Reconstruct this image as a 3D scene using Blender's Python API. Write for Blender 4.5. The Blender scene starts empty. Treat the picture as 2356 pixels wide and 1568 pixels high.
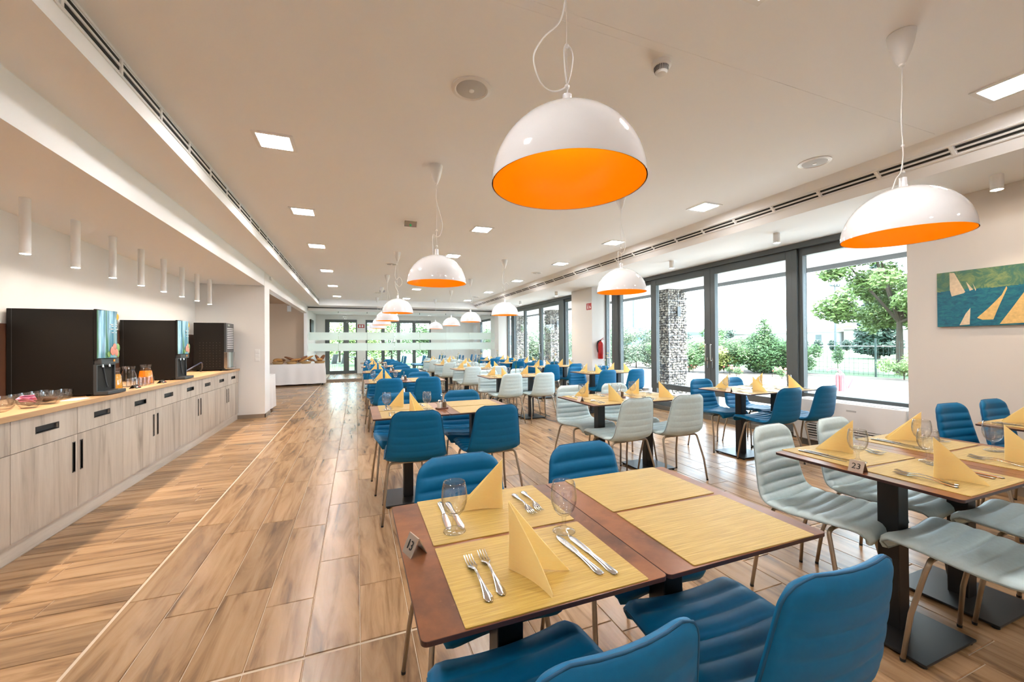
import bpy, bmesh, math, random
from mathutils import Vector, Matrix
R = math.radians
PI = math.pi
random.seed(11)
SC = bpy.context.scene
COL = SC.collection

# ---------------------------------------------------------------- camera
CAM_H = 1.32
def cam_axes(yaw, pitch, roll):
    F = Vector((math.sin(yaw)*math.cos(pitch), math.cos(yaw)*math.cos(pitch), math.sin(pitch)))
    r = Vector((math.cos(yaw), -math.sin(yaw), 0)); U = r.cross(F)
    return r*math.cos(roll)+U*math.sin(roll), U*math.cos(roll)-r*math.sin(roll), F
cr, cu, cf = cam_axes(R(21.23), R(.315), R(-.43))
cd = bpy.data.cameras.new('camera')
cd.sensor_width = 36; cd.sensor_fit = 'HORIZONTAL'; cd.lens = 922/2356*36
cd.clip_start = .05; cd.clip_end = 2000
cam = bpy.data.objects.new('camera', cd); COL.objects.link(cam)
cam.matrix_world = Matrix(((cr.x, cu.x, -cf.x, 0), (cr.y, cu.y, -cf.y, 0), (cr.z, cu.z, -cf.z, CAM_H), (0, 0, 0, 1)))
SC.camera = cam
def depth(x, y, z=0): return (Vector((x, y, z-CAM_H))).dot(cf)
def screen(x, y, z=0):
    p = Vector((x, y, z-CAM_H)); d = p.dot(cf)
    return (1178+922*p.dot(cr)/d, 784-922*p.dot(cu)/d, d) if d > .05 else (-9e3, -9e3, d)

# ---------------------------------------------------------------- world, sun, exposure
W = bpy.data.worlds.new('sky'); SC.world = W; W.use_nodes = True
bg = W.node_tree.nodes['Background']
bg.inputs['Color'].default_value = (.68, .85, 1, 1); bg.inputs['Strength'].default_value = 5.0
sd = bpy.data.lights.new('sun', 'SUN'); sd.energy = 8.0; sd.angle = R(.6); sd.color = (1, .95, .87)
sun = bpy.data.objects.new('sun', sd); COL.objects.link(sun)
sun.rotation_euler = Vector((-.42, .34, -.84)).to_track_quat('-Z', 'Y').to_euler()
vs = SC.view_settings
vs.view_transform = 'Standard'; vs.look = 'None'; vs.gamma = 1; vs.exposure = 1.42; vs.use_curve_mapping = False
cy = SC.cycles
cy.use_denoising = True; cy.max_bounces = 9; cy.diffuse_bounces = 5; cy.glossy_bounces = 4
cy.transmission_bounces = 6; cy.transparent_max_bounces = 24; cy.sample_clamp_indirect = 6
cy.caustics_reflective = False; cy.caustics_refractive = False; cy.use_light_tree = True
LAMP = 1.62       # common factor on the electric lamps

# ---------------------------------------------------------------- materials
M = {}
class NT:
    def __init__(s, name):
        s.m = bpy.data.materials.new(name); s.m.use_nodes = True; s.t = s.m.node_tree; s.n = s.t.nodes; s.l = s.t.links
        s.b = s.n['Principled BSDF']; s.out = s.n['Material Output']; M[name] = s.m
    def add(s, typ, **kw):
        n = s.n.new(typ)
        for k, v in kw.items():
            if k in n.inputs: n.inputs[k].default_value = v
            else: setattr(n, k, v)
        return n
    def link(s, a, b): s.l.new(a, b)
    def ramp(s, fac, stops):
        r = s.n.new('ShaderNodeValToRGB'); e = r.color_ramp.elements
        while len(e) < len(stops): e.new(.5)
        for i, (p, c) in enumerate(stops): e[i].position = p; e[i].color = (*c, 1)
        s.link(fac, r.inputs['Fac']); return r.outputs['Color']
    def mix(s, a, b, fac, mode='MIX'):
        n = s.n.new('ShaderNodeMix'); n.data_type = 'RGBA'; n.blend_type = mode
        for sock, v in ((n.inputs[0], fac), (n.inputs[6], a), (n.inputs[7], b)):
            if hasattr(v, 'links'): s.link(v, sock)
            elif isinstance(v, (int, float)): sock.default_value = v
            else: sock.default_value = (*v, 1)
        return n.outputs[2]
    def math(s, op, a, b=0):
        n = s.n.new('ShaderNodeMath'); n.operation = op
        for i, v in enumerate((a, b)):
            if hasattr(v, 'links'): s.link(v, n.inputs[i])
            else: n.inputs[i].default_value = v
        return n.outputs[0]
    def noise(s, vec, scale, detail=4, rough=.55, dist=0):
        n = s.add('ShaderNodeTexNoise', Scale=scale, Detail=detail, Roughness=rough, Distortion=dist); s.link(vec, n.inputs['Vector']); return n.outputs['Fac']
    def coord(s, kind='Object', scale=(1, 1, 1), offset_random=0):
        c = s.n.new('ShaderNodeTexCoord'); m = s.n.new('ShaderNodeMapping'); m.inputs['Scale'].default_value = scale
        s.link(c.outputs[kind], m.inputs['Vector'])
        if offset_random:
            o = s.n.new('ShaderNodeObjectInfo'); v = s.n.new('ShaderNodeVectorMath'); v.operation = 'ADD'
            k = s.math('MULTIPLY', o.outputs['Random'], offset_random); s.link(m.outputs[0], v.inputs[0]); s.link(k, v.inputs[1]); return v.outputs[0]
        return m.outputs[0]
    def bump(s, h, strength=.2, dist=.002):
        b = s.add('ShaderNodeBump', Strength=strength, Distance=dist); s.link(h, b.inputs['Height']); s.link(b.outputs[0], s.b.inputs['Normal'])
def mat(name, col, rough=.5, metal=0, spec=.5, emit=None, estr=0, coat=0, sheen=0, bump=None, var=0):
    t = NT(name); b = t.b
    b.inputs['Base Color'].default_value = (*col, 1); b.inputs['Roughness'].default_value = rough; b.inputs['Metallic'].default_value = metal
    b.inputs['Specular IOR Level'].default_value = spec; b.inputs['Coat Weight'].default_value = coat; b.inputs['Sheen Weight'].default_value = sheen
    if emit: b.inputs['Emission Color'].default_value = (*emit, 1); b.inputs['Emission Strength'].default_value = estr
    if bump or var:
        sc, st, di = bump or (20, 0, .001)
        n = t.noise(t.coord('Object', offset_random=7 if var else 0), sc, 5)
        if st: t.bump(n, st, di)
        if var: t.link(t.mix([c*(1-var) for c in col], [min(1, c*(1+var)) for c in col], n), b.inputs['Base Color'])
    return t
def thin_glass(name, tint=(1, 1, 1), ior=1.45, rough=0, haze=None, edge=None):
    t = NT(name); t.n.remove(t.b)
    f0 = ((ior-1)/(ior+1))**2; ge = t.n.new('ShaderNodeNewGeometry'); dt = t.n.new('ShaderNodeVectorMath'); dt.operation = 'DOT_PRODUCT'
    t.link(ge.outputs['Normal'], dt.inputs[0]); t.link(ge.outputs['Incoming'], dt.inputs[1])
    fr = t.math('ADD', t.math('MULTIPLY', t.math('POWER', t.math('SUBTRACT', 1, t.math('ABSOLUTE', dt.outputs['Value'])), 5), 1-f0), f0)
    tr = t.add('ShaderNodeBsdfTransparent', Color=(*tint, 1)); g = t.add('ShaderNodeBsdfGlossy', Roughness=rough)
    m = t.n.new('ShaderNodeMixShader'); t.link(fr, m.inputs[0]); t.link(tr.outputs[0], m.inputs[1]); t.link(g.outputs[0], m.inputs[2])
    if edge is not None:
        fa = t.math('POWER', t.math('SUBTRACT', 1, t.math('ABSOLUTE', dt.outputs['Value'])), 2.5)
        t.link(t.mix(tint, [edge]*3, fa), tr.inputs['Color'])
    o = m.outputs[0]
    if haze:
        d = t.add('ShaderNodeBsdfDiffuse', Color=(*haze[0], 1)); tl = t.add('ShaderNodeBsdfTranslucent', Color=(*haze[0], 1)); a = t.n.new('ShaderNodeMixShader'); a.inputs[0].default_value = .6
        t.link(d.outputs[0], a.inputs[1]); t.link(tl.outputs[0], a.inputs[2])
        k = t.n.new('ShaderNodeMixShader'); k.inputs[0].default_value = haze[1]; t.link(o, k.inputs[1]); t.link(a.outputs[0], k.inputs[2]); o = k.outputs[0]
    t.link(o, t.out.inputs['Surface'])

mat('wall', (.80, .785, .77), .75, bump=(60, .05, .0005))
mat('ceiling', (.89, .905, .925), .8)
mat('wall_shaded', (.65, .605, .565), .75)  # same wall paint, with the picture wall's shade put into the colour
mat('tan_wall', (.60, .46, .34), .8)
mat('white_metal', (.82, .82, .82), .35)
mat('white_gloss', (.90, .91, .95), .07, coat=.5)
t = mat('orange', (1.0, .40, .0), .30); t.bump(t.noise(t.coord('Object'), 260, 2), .05, .0005)
mat('cord_white', (.8, .8, .8), .4)
thin_glass('clear_cord', (.93, .93, .93), 1.3)
mat('frame', (.10, .115, .12), .38, .2)
mat('frame_sill', (.13, .12, .10), .5)
mat('chrome', (.66, .66, .67), .14, 1)
mat('steel_edge', (.55, .55, .54), .26, 1)
mat('champagne', (.40, .33, .25), .36, .75)
mat('black_metal', (.012, .012, .013), .38, bump=(400, .05, .0003))
mat('black_plastic', (.008, .007, .006), .5, spec=.25)
mat('dark_grey', (.045, .05, .055), .35)
mat('black_rubber', (.01, .01, .01), .7)
mat('red', (.45, .012, .012), .28)
mat('sign_red', (.42, .012, .015), .4)
mat('sign_white', (.85, .85, .85), .5)
mat('sign_green', (.02, .45, .15), .4, emit=(.02, .5, .15), estr=.6)
mat('paper', (.85, .85, .83), .7)
mat('slot_dark', (.02, .02, .018), .9)
mat('grout', (.60, .49, .37), .8)
mat('grille', (.50, .50, .50), .6, bump=(500, .4, .001))
mat('cloth', (.80, .76, .74), .85, bump=(30, .25, .004))
mat('bread', (.50, .24, .07), .7, bump=(40, .4, .004), var=.35)
mat('bread_dark', (.20, .075, .025), .7, bump=(40, .4, .004), var=.35)
mat('wicker', (.42, .25, .10), .7, bump=(90, .6, .004), var=.3)
mat('tent_metal', (.55, .50, .44), .35, .8)
mat('ink', (.01, .01, .01), .6)
mat('juice_orange', (.95, .28, .01), .25)
mat('juice_amber', (.62, .30, .015), .25)
mat('pink', (.75, .25, .40), .6)
mat('tea', (.06, .02, .01), .3)
mat('salt', (.72, .70, .66), .6)
mat('pepper', (.16, .10, .05), .6)
mat('caddy_wood', (.14, .06, .04), .5)
mat('stem_green', (.06, .18, .04), .5)
mat('petal', (.85, .80, .74), .6)
mat('petal_yellow', (.8, .55, .12), .6)
mat('splash_panel', (.085, .038, .024), .35, bump=(8, .03, .001), var=.35)
mat('plinth_tile', (.26, .20, .15), .5, var=.1)
mat('canvas_edge', (.05, .16, .15), .7)
mat('sail', (.66, .52, .36), .6, bump=(40, .6, .004), var=.3)
mat('sail_gold', (.68, .45, .17), .6, bump=(40, .6, .004), var=.4)
mat('yellow_label', (.75, .50, .02), .4)
mat('fruit_pink', (.75, .30, .22), .4)
mat('leaf_print', (.25, .45, .12), .4)
mat('milk_panel', (.55, .62, .58), .2)
mat('blue_hose', (.015, .02, .06), .4)
mat('orange_dot', (.9, .35, .05), .4)
mat('lens_green', (.05, .6, .25), .2)
for nm, c, e in (('lamp_panel', (1, .965, .93), 33), ('lamp_spot', (1, .87, .72), 60), ('lamp_small', (1, .85, .68), 30), ('bulb', (1, .84, .62), 12)):
    mat(nm, (.9, .9, .9), .4, emit=c, estr=e*LAMP)
thin_glass('window_glass', (.97, .985, .98), 1.32)
thin_glass('partition_glass', (.955, .975, .965), 1.30)
thin_glass('frosted_band', (.95, .98, .96), 1.30, haze=((.86, .93, .90), .80))
thin_glass('goblet_glass', (.985, .985, .985), 1.75, edge=.72)
thin_glass('jug_glass', (.98, .98, .98), 1.7, edge=.75)
# chair upholstery
for nm, c, r in (('teal_fabric', (.0, .132, .30), .5), ('pale_fabric', (.57, .71, .74), .46)):
    t = mat(nm, c, r, spec=.28, sheen=0)
    n = t.noise(t.coord('Object'), 55, 4); n2 = t.noise(t.coord('Object', (1, 1, 1)), 700, 2)
    t.link(t.mix([x*.9 for x in c], [x*1.12 for x in c], n), t.b.inputs['Base Color']); t.bump(n2, .12, .0006)
    mat(nm+'_seam', [x*.55 for x in c], .6)
# rust laminate table top
t = mat('rust_top', (.15, .07, .04), .30, spec=.34)
v = t.coord('Object', offset_random=9)
n1 = t.noise(v, 3.2, 8, .62, .4); n2 = t.noise(v, 22, 6, .7)
c = t.ramp(n1, [(.30, (.08, .036, .022)), (.46, (.19, .072, .030)), (.60, (.28, .110, .042)), (.75, (.14, .056, .028))])
t.link(t.mix(c, (.33, .16, .09), t.math('MULTIPLY', t.math('GREATER_THAN', n2, .62), .22)), t.b.inputs['Base Color'])
mat('top_edge', (.05, .022, .020), .4)
# woven mat
t = mat('mat_weave', (.55, .34, .07), .50, spec=.45, sheen=.3)
v = t.coord('Object', (9, 300, 1), offset_random=11); n1 = t.noise(v, 1.0, 2, .5)
v2 = t.coord('Object', (420, 420, 1)); ck = t.add('ShaderNodeTexChecker', Scale=1.0); t.link(v2, ck.inputs['Vector'])
c = t.ramp(n1, [(.28, (.38, .24, .028)), (.5, (.49, .32, .045)), (.72, (.60, .43, .10))])
t.link(t.mix(c, (.42, .26, .04), t.math('MULTIPLY', ck.outputs['Fac'], .2)), t.b.inputs['Base Color'])
t.bump(t.math('ADD', t.math('MULTIPLY', ck.outputs['Fac'], .5), n1), .5, .0012)
# napkin
t = mat('napkin', (.86, .55, .15), .75, sheen=.3)
n = t.noise(t.coord('Object', (30, 30, 90), offset_random=5), 1, 4, .6, 1.5); t.bump(n, .35, .003)
c = t.mix((.97, .81, .42), (.99, .88, .54), n); t.link(c, t.b.inputs['Base Color'])
tl = t.n.new('ShaderNodeBsdfTranslucent'); t.link(c, tl.inputs['Color']); mx_ = t.n.new('ShaderNodeMixShader'); mx_.inputs[0].default_value = .55
t.link(t.b.outputs[0], mx_.inputs[1]); t.link(tl.outputs[0], mx_.inputs[2]); t.link(mx_.outputs[0], t.out.inputs['Surface'])
# floor planks (uv in metres: u along the plank)
def wood(name, stops, vlo, vhi, rough, grain=(1.3, 11), uvkind='UV', tone=None, spec=.5, blot=.5):
    t = mat(name, (.4, .26, .14), rough, spec=spec)
    tc = t.n.new('ShaderNodeTexCoord'); mp = t.n.new('ShaderNodeMapping'); t.link(tc.outputs[uvkind], mp.inputs['Vector'])
    mp.inputs['Scale'].default_value = grain if len(grain) == 3 else (grain[0], grain[1], 1)
    oi = t.n.new('ShaderNodeObjectInfo'); at = t.n.new('ShaderNodeAttribute'); at.attribute_name = 'rnd'
    rn = t.math('FRACT', t.math('ADD', oi.outputs['Random'], at.outputs['Fac']))
    off = t.n.new('ShaderNodeVectorMath'); off.operation = 'ADD'; t.link(mp.outputs[0], off.inputs[0]); t.link(t.math('MULTIPLY', rn, 91.7), off.inputs[1])
    a = t.noise(off.outputs[0], 1.15, 5, .58, .9); b = t.noise(off.outputs[0], 6.0, 6, .65, .3)
    c = t.ramp(a, stops); c = t.mix(c, (.12, .075, .045), t.math('MULTIPLY', t.math('SUBTRACT', b, .42), .55*blot))
    hs = t.n.new('ShaderNodeHueSaturation'); t.link(c, hs.inputs['Color'])
    t.link(t.math('ADD', t.math('MULTIPLY', rn, vhi-vlo), vlo), hs.inputs['Value'])
    t.link(hs.outputs[0], t.b.inputs['Base Color']); t.bump(b, .10, .0015)
    return t
wood('floor_wood', [(.27, (.11, .060, .030)), (.40, (.28, .160, .077)), (.53, (.405, .243, .124)), (.70, (.48, .305, .166))], .76, 1.14, .27)
wood('cabinet_wood', [(.25, (.24, .20, .16)), (.42, (.42, .36, .30)), (.56, (.49, .43, .365)), (.72, (.55, .485, .415))], .95, 1.05, .5, (9, 9, .75), 'Object', blot=.55)
wood('plinth_wood', [(.25, (.34, .30, .25)), (.45, (.52, .46, .40)), (.70, (.60, .54, .47))], .97, 1.03, .5, (8, .7, 8), 'Object', blot=.6)
wood('worktop_wood', [(.25, (.34, .20, .10)), (.45, (.50, .31, .16)), (.70, (.58, .38, .21))], .98, 1.02, .36, (8, .8, 8), 'Object', blot=.5)
wood('shelf_wood', [(.25, (.30, .26, .22)), (.5, (.50, .45, .40)), (.7, (.56, .5, .44))], .98, 1.02, .5, (8, 8, 1), 'Object')
# painting ground
t = mat('painting', (.02, .16, .18), .45)
v = t.coord('Object'); sp = t.n.new('ShaderNodeSeparateXYZ'); t.link(v, sp.inputs[0])
n1 = t.noise(v, 9, 8, .7, 1.2); n2 = t.noise(t.coord('Object', (1, 6, 14)), 3, 6, .7, .8)
up = t.ramp(n1, [(.30, (.02, .11, .13)), (.48, (.06, .16, .10)), (.62, (.20, .27, .11)), (.8, (.30, .32, .14))])
lo = t.ramp(n2, [(.30, (.0, .055, .11)), (.5, (.0, .12, .19)), (.68, (.02, .19, .20)), (.85, (.10, .28, .24))])
k = t.math('GREATER_THAN', t.math('ADD', sp.outputs['Z'], t.math('MULTIPLY', n1, .05)), .105)
t.link(t.mix(lo, up, k), t.b.inputs['Base Color']); t.bump(n1, .5, .004)
# machine display panel: vertical bands of blue print
t = mat('drink_panel', (.02, .15, .25), .12, coat=.6)
v = t.coord('Object', (1, 22, .6)); n1 = t.noise(v, 1.3, 4, .6)
t.link(t.ramp(n1, [(.32, (.02, .05, .10)), (.44, (.03, .22, .34)), (.55, (.30, .55, .68)), (.64, (.10, .28, .16)), (.8, (.04, .12, .20))]), t.b.inputs['Base Color'])
# outdoors
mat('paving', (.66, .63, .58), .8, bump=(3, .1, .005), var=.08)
mat('soil', (.13, .10, .075), .95, bump=(20, .5, .02), var=.3)
mat('lawn', (.055, .10, .03), .9, bump=(30, .4, .02), var=.2)
t = mat('gravel', (.55, .52, .48), .9); n = t.noise(t.coord('Object'), 26, 5, .8)
t.link(t.ramp(n, [(.32, (.10, .095, .085)), (.5, (.27, .255, .235)), (.7, (.45, .44, .42))]), t.b.inputs['Base Color']); t.bump(n, .6, .02)
t = mat('stone', (.5, .46, .42), .85); oi = t.n.new('ShaderNodeNewGeometry')
t.link(t.ramp(oi.outputs['Random Per Island'], [(.0, (.09, .085, .09)), (.35, (.24, .22, .21)), (.7, (.42, .39, .34)), (1, (.55, .53, .49))]), t.b.inputs['Base Color'])
mat('stone_core', (.10, .095, .09), .9)
mat('wire', (.22, .23, .24), .4, .7)
for nm, c in (('leaf_light', (.15, .23, .06)), ('leaf_mid', (.055, .115, .028)), ('leaf_dark', (.02, .05, .028)), ('leaf_silver', (.11, .15, .085)), ('leaf_yellow', (.20, .22, .05))):
    t = mat(nm, c, .6); oi = t.n.new('ShaderNodeNewGeometry')
    t.link(t.mix([x*.6 for x in c], [min(1, x*1.35) for x in c], oi.outputs['Random Per Island']), t.b.inputs['Base Color'])
mat('bark', (.06, .045, .03), .9, bump=(20, .5, .01))
mat('rose', (.75, .22, .18), .6)
mat('fence_green', (.02, .045, .035), .5)
mat('mast', (.10, .11, .12), .5, .2)
mat('bldg_white', (.45, .45, .44), .8)
mat('bldg_beige', (.24, .21, .18), .8)
mat('roof_red', (.28, .10, .06), .8)
mat('hill', (.03, .07, .075), 1)
mat('pink_paint', (.45, .10, .11), .4)
mat('soffit_ext', (.70, .70, .70), .8)
mat('fascia', (.16, .17, .18), .5)
mat('grey_seat', (.16, .17, .17), .6)

# ---------------------------------------------------------------- mesh helpers
class MB:
    def __init__(s): s.v = []; s.f = []; s.uv = None
    def box(s, x0, x1, y0, y1, z0, z1):
        b = len(s.v); s.v += [(x, y, z) for z in (z0, z1) for y in (y0, y1) for x in (x0, x1)]
        s.f += [[b+i for i in q] for q in ((0, 2, 3, 1), (4, 5, 7, 6), (0, 1, 5, 4), (2, 6, 7, 3), (0, 4, 6, 2), (1, 3, 7, 5))]; return s
    def quad(s, a, b, c, d):
        k = len(s.v); s.v += [tuple(p) for p in (a, b, c, d)]; s.f.append([k, k+1, k+2, k+3]); return s
    def lathe(s, prof, n=24, c=(0, 0, 0), close=False):
        b = len(s.v); m = len(prof)
        for r, z in prof:
            for i in range(n):
                a = 2*PI*i/n; s.v.append((c[0]+r*math.cos(a), c[1]+r*math.sin(a), c[2]+z))
        for j in range(m-1 if not close else m):
            j2 = (j+1) % m
            for i in range(n):
                i2 = (i+1) % n; s.f.append([b+j*n+i, b+j*n+i2, b+j2*n+i2, b+j2*n+i])
        if not close:
            if prof[0][0] > 1e-6: s.f.append([b+i for i in range(n)][::-1])
            if prof[-1][0] > 1e-6: s.f.append([b+(m-1)*n+i for i in range(n)])
        return s
    def shell(s, prof, n=24, c=(0, 0, 0)):          # lathe without caps
        k = len(s.f); s.lathe(prof, n, c)
        s.f = s.f[:k]+[q for q in s.f[k:] if len(q) == 4 or n == 4]; return s
    def tube(s, path, r, n=8, closed=False, cap=True):
        P = [Vector(p) for p in path]; m = len(P); b = len(s.v)
        rr = r if isinstance(r, (list, tuple)) else [r]*m
        up = None
        for i in range(m):
            a = P[(i-1) % m] if closed or i else P[0]; c = P[(i+1) % m] if closed or i < m-1 else P[-1]
            d = (c-a).normalized()
            if up is None: up = d.orthogonal().normalized()
            else:
                up = up-d*up.dot(d); up = up.normalized() if up.length > 1e-6 else d.orthogonal().normalized()
            w = d.cross(up)
            for k in range(n):
                t = 2*PI*k/n; s.v.append(tuple(P[i]+(up*math.cos(t)+w*math.sin(t))*rr[i]))
        for i in range(m if closed else m-1):
            i2 = (i+1) % m
            for k in range(n): k2 = (k+1) % n; s.f.append([b+i*n+k, b+i*n+k2, b+i2*n+k2, b+i2*n+k])
        if cap and not closed:
            s.f.append([b+k for k in range(n)][::-1]); s.f.append([b+(m-1)*n+k for k in range(n)])
        return s
    def prism(s, poly, a, b, axis='z'):             # polygon (2d) extruded from a to b along axis
        k = len(s.v); n = len(poly)
        f = {'z': lambda p, h: (p[0], p[1], h), 'x': lambda p, h: (h, p[0], p[1]), 'y': lambda p, h: (p[0], h, p[1])}[axis]
        s.v += [f(p, a) for p in poly]+[f(p, b) for p in poly]
        s.f.append([k+i for i in range(n)][::-1]); s.f.append([k+n+i for i in range(n)])
        for i in range(n): j = (i+1) % n; s.f.append([k+i, k+j, k+n+j, k+n+i])
        return s
    def blob(s, c, r, seg=8, rings=5, jit=0):
        b = len(s.v); c = Vector(c); r = (r, r, r) if isinstance(r, (int, float)) else r
        for j in range(rings+1):
            ph = PI*j/rings
            for i in range(seg):
                t = 2*PI*i/seg; q = 1+random.uniform(-jit, jit)
                s.v.append((c.x+r[0]*q*math.sin(ph)*math.cos(t), c.y+r[1]*q*math.sin(ph)*math.sin(t), c.z+r[2]*q*math.cos(ph)))
        for j in range(rings):
            for i in range(seg): i2 = (i+1) % seg; s.f.append([b+j*seg+i, b+(j+1)*seg+i, b+(j+1)*seg+i2, b+j*seg+i2])
        return s
    def xf(s, mtx):
        s.v = [tuple(mtx @ Vector(p)) for p in s.v]; return s
    def join(s, o):
        b = len(s.v); s.v += o.v; s.f += [[b+i for i in q] for q in o.f]; return s
    def mesh(s, name, m, smooth=False):
        me = bpy.data.meshes.new(name); me.from_pydata(s.v, [], s.f)
        bm = bmesh.new(); bm.from_mesh(me); bmesh.ops.remove_doubles(bm, verts=bm.verts, dist=1e-6); bmesh.ops.recalc_face_normals(bm, faces=bm.faces); bm.to_mesh(me); bm.free()
        for mm in (m if isinstance(m, (list, tuple)) else [m]): me.materials.append(M[mm])
        if smooth:
            me.polygons.foreach_set('use_smooth', [True]*len(me.polygons))
            if smooth != 'all': me.set_sharp_from_angle(angle=R(38))
        return me
    def build(s, name, m, parent=None, smooth=False, bevel=0, loc=None):
        o = bpy.data.objects.new(name, s.mesh(name, m, smooth)); COL.objects.link(o)
        if parent: o.parent = parent
        if loc: o.location = loc
        if bevel:
            b = o.modifiers.new('bevel', 'BEVEL'); b.width = bevel; b.segments = 2; b.limit_method = 'ANGLE'; b.angle_limit = R(40)
        return o
def bx(*a): return MB().box(*a)
def tag(o, label=None, cat=None, group=None, kind=None):
    for k, v in (('label', label), ('category', cat), ('group', group), ('kind', kind)):
        if v: o[k] = v
    return o
def thing(name, label, cat, loc=(0, 0, 0), rz=0, group=None):
    o = bpy.data.objects.new(name, None); COL.objects.link(o); o.location = loc; o.rotation_euler = (0, 0, rz); o.empty_display_size = .1
    return tag(o, label, cat, group)
def struct(o): o['kind'] = 'structure'; return o
def dup(root, loc, rz=0, label=None, group=None, parent=None):
    def cp(o, p):
        c = o.copy(); COL.objects.link(c); c.parent = p
        for ch in o.children: cp(ch, c)
        return c
    r = cp(root, parent)
    r.location = loc; r.rotation_euler = (0, 0, rz)
    if label: r['label'] = label
    if group: r['group'] = group
    return r
def wipe(root):
    for ch in list(root.children): wipe(ch)
    bpy.data.objects.remove(root)
def rrect(x0, x1, y0, y1, r, n=5):
    P = []
    for cx, cy_, a0 in ((x1-r, y1-r, 0), (x0+r, y1-r, 90), (x0+r, y0+r, 180), (x1-r, y0+r, 270)):
        for i in range(n+1): a = R(a0+90*i/n); P.append((cx+r*math.cos(a), cy_+r*math.sin(a)))
    return P
def smooth_path(pts, n):
    P = [Vector(p) for p in pts]; P = [2*P[0]-P[1]]+P+[2*P[-1]-P[-2]]; out = []
    for i in range(1, len(P)-2):
        for k in range(n):
            t = k/n; a, b, c, d = P[i-1:i+3]
            out.append(.5*((2*b)+(c-a)*t+(2*a-5*b+4*c-d)*t*t+(3*b-a-3*c+d)*t**3))
    out.append(P[-2]); return out
FONT = None
def text_mesh(body, size, m, name, parent, mtx):
    cu = bpy.data.curves.new(name, 'FONT'); cu.body = body; cu.size = size; cu.align_x = 'CENTER'; cu.align_y = 'CENTER'; cu.extrude = .0004; cu.resolution_u = 3
    o = bpy.data.objects.new(name, cu); COL.objects.link(o)
    dg = bpy.context.evaluated_depsgraph_get(); me = bpy.data.meshes.new_from_object(o.evaluated_get(dg)); bpy.data.objects.remove(o)
    me.materials.clear(); me.materials.append(M[m]); me.transform(mtx)
    q = bpy.data.objects.new(name, me); COL.objects.link(q); q.parent = parent; return q

# ---------------------------------------------------------------- the room
H, HS, HA, HN = 2.863, 2.656, 2.40, 2.72      # main ceiling, side soffits, alcove ceiling, niche ceiling
XL, XC, XW, XP = -2.60, -1.56, 5.70, 5.215     # wall behind counter, alcove edge, window wall, picture wall
YB, YG, YE = -2.6, 15.57, 19.6                 # wall behind, glass partition, far doors
floor = struct(bx(-4.2, 6.0, YB, YE+.1, -.12, -.004).build('floor', 'grout'))
class Planks:
    def __init__(s): s.items = []
    def add(s, x0, x1, y0, y1, along):
        if x1-x0 < .02 or y1-y0 < .02: return
        s.items.append((x0+.0015, x1-.0015, y0+.0015, y1-.0015, along))
PK = Planks()
rp = random.Random(4)
x = -1.10
while x < XW-.02:                                # boards running down the room
    w = rp.choice((.222, .222, .150)); x1 = min(x+w, XW)
    for seg0, seg1 in ((YB, 1.900), (1.912, YG-.06), (YG+.06, YE)):
        y = seg0; first = True
        while y < seg1-.01:
            L = rp.uniform(.25, .92) if first else .92
            first = False; y1 = min(y+L, seg1)
            if seg1-y1 < .08: y1 = seg1
            PK.add(x, x1, y, y1, 'y'); y = y1
    x = x1
y = YB
while y < YG-.06:                                # boards running across, beside the counter
    w = rp.choice((.222, .222, .150)); y1 = min(y+w, YG-.06); edge = -1.985 if y1 < 8.3 else -3.9
    x = -1.112; first = True
    while x > edge+.01:
        L = rp.uniform(.15, .6) if first else .92
        first = False; x0 = max(x-L, edge); PK.add(x0, x, y, y1, 'x'); x = x0
    y = y1
def vis(it):
    mx, my = (it[0]+it[1])/2, (it[2]+it[3])/2; u, v, d = screen(mx, my)
    inside = -60 < u < 2416 and v < 1640 and d > .2
    return (0 if inside else 1, d)
PK.items.sort(key=vis)
def plank_geo(mb, uvs, it, k):
    x0, x1, y0, y1, al = it; b = len(mb.v); c = .0025
    mb.v += [(x0, y0, -.004), (x1, y0, -.004), (x1, y1, -.004), (x0, y1, -.004), (x0+c, y0+c, 0), (x1-c, y0+c, 0), (x1-c, y1-c, 0), (x0+c, y1-c, 0)]
    for q in ((4, 5, 6, 7), (0, 1, 5, 4), (1, 2, 6, 5), (2, 3, 7, 6), (3, 0, 4, 7)):
        mb.f.append([b+i for i in q])
        for i in q:
            X, Y, _ = mb.v[b+i]; uvs.append((Y-y0, X-x0) if al == 'y' else (X-x0, Y-y0))
def plank_mesh(items, name):
    mb = MB(); uvs = []
    for k, it in enumerate(items): plank_geo(mb, uvs, it, k)
    me = bpy.data.meshes.new(name); me.from_pydata(mb.v, [], mb.f); uvl = me.uv_layers.new(name='UVMap')
    uvl.data.foreach_set('uv', [c for p in uvs for c in p]); me.materials.append(M['floor_wood'])
    return me
cache = {}
for it in PK.items[:300]:
    x0, x1, y0, y1, al = it; key = (round(x1-x0, 3), round(y1-y0, 3), al)
    if key not in cache: cache[key] = plank_mesh([(0, x1-x0, 0, y1-y0, al)], 'plank')
    o = bpy.data.objects.new('plank', cache[key]); COL.objects.link(o); o.parent = floor; o.location = (x0, y0, 0)
rest = PK.items[300:]
me = plank_mesh(rest, 'plank_field'); at = me.attributes.new('rnd', 'FLOAT', 'FACE'); rr = random.Random(3)
at.data.foreach_set('value', [v for _ in rest for v in [rr.random()]*5])
o = bpy.data.objects.new('plank_field', me); COL.objects.link(o); o.parent = floor; o['kind'] = 'stuff'

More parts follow.
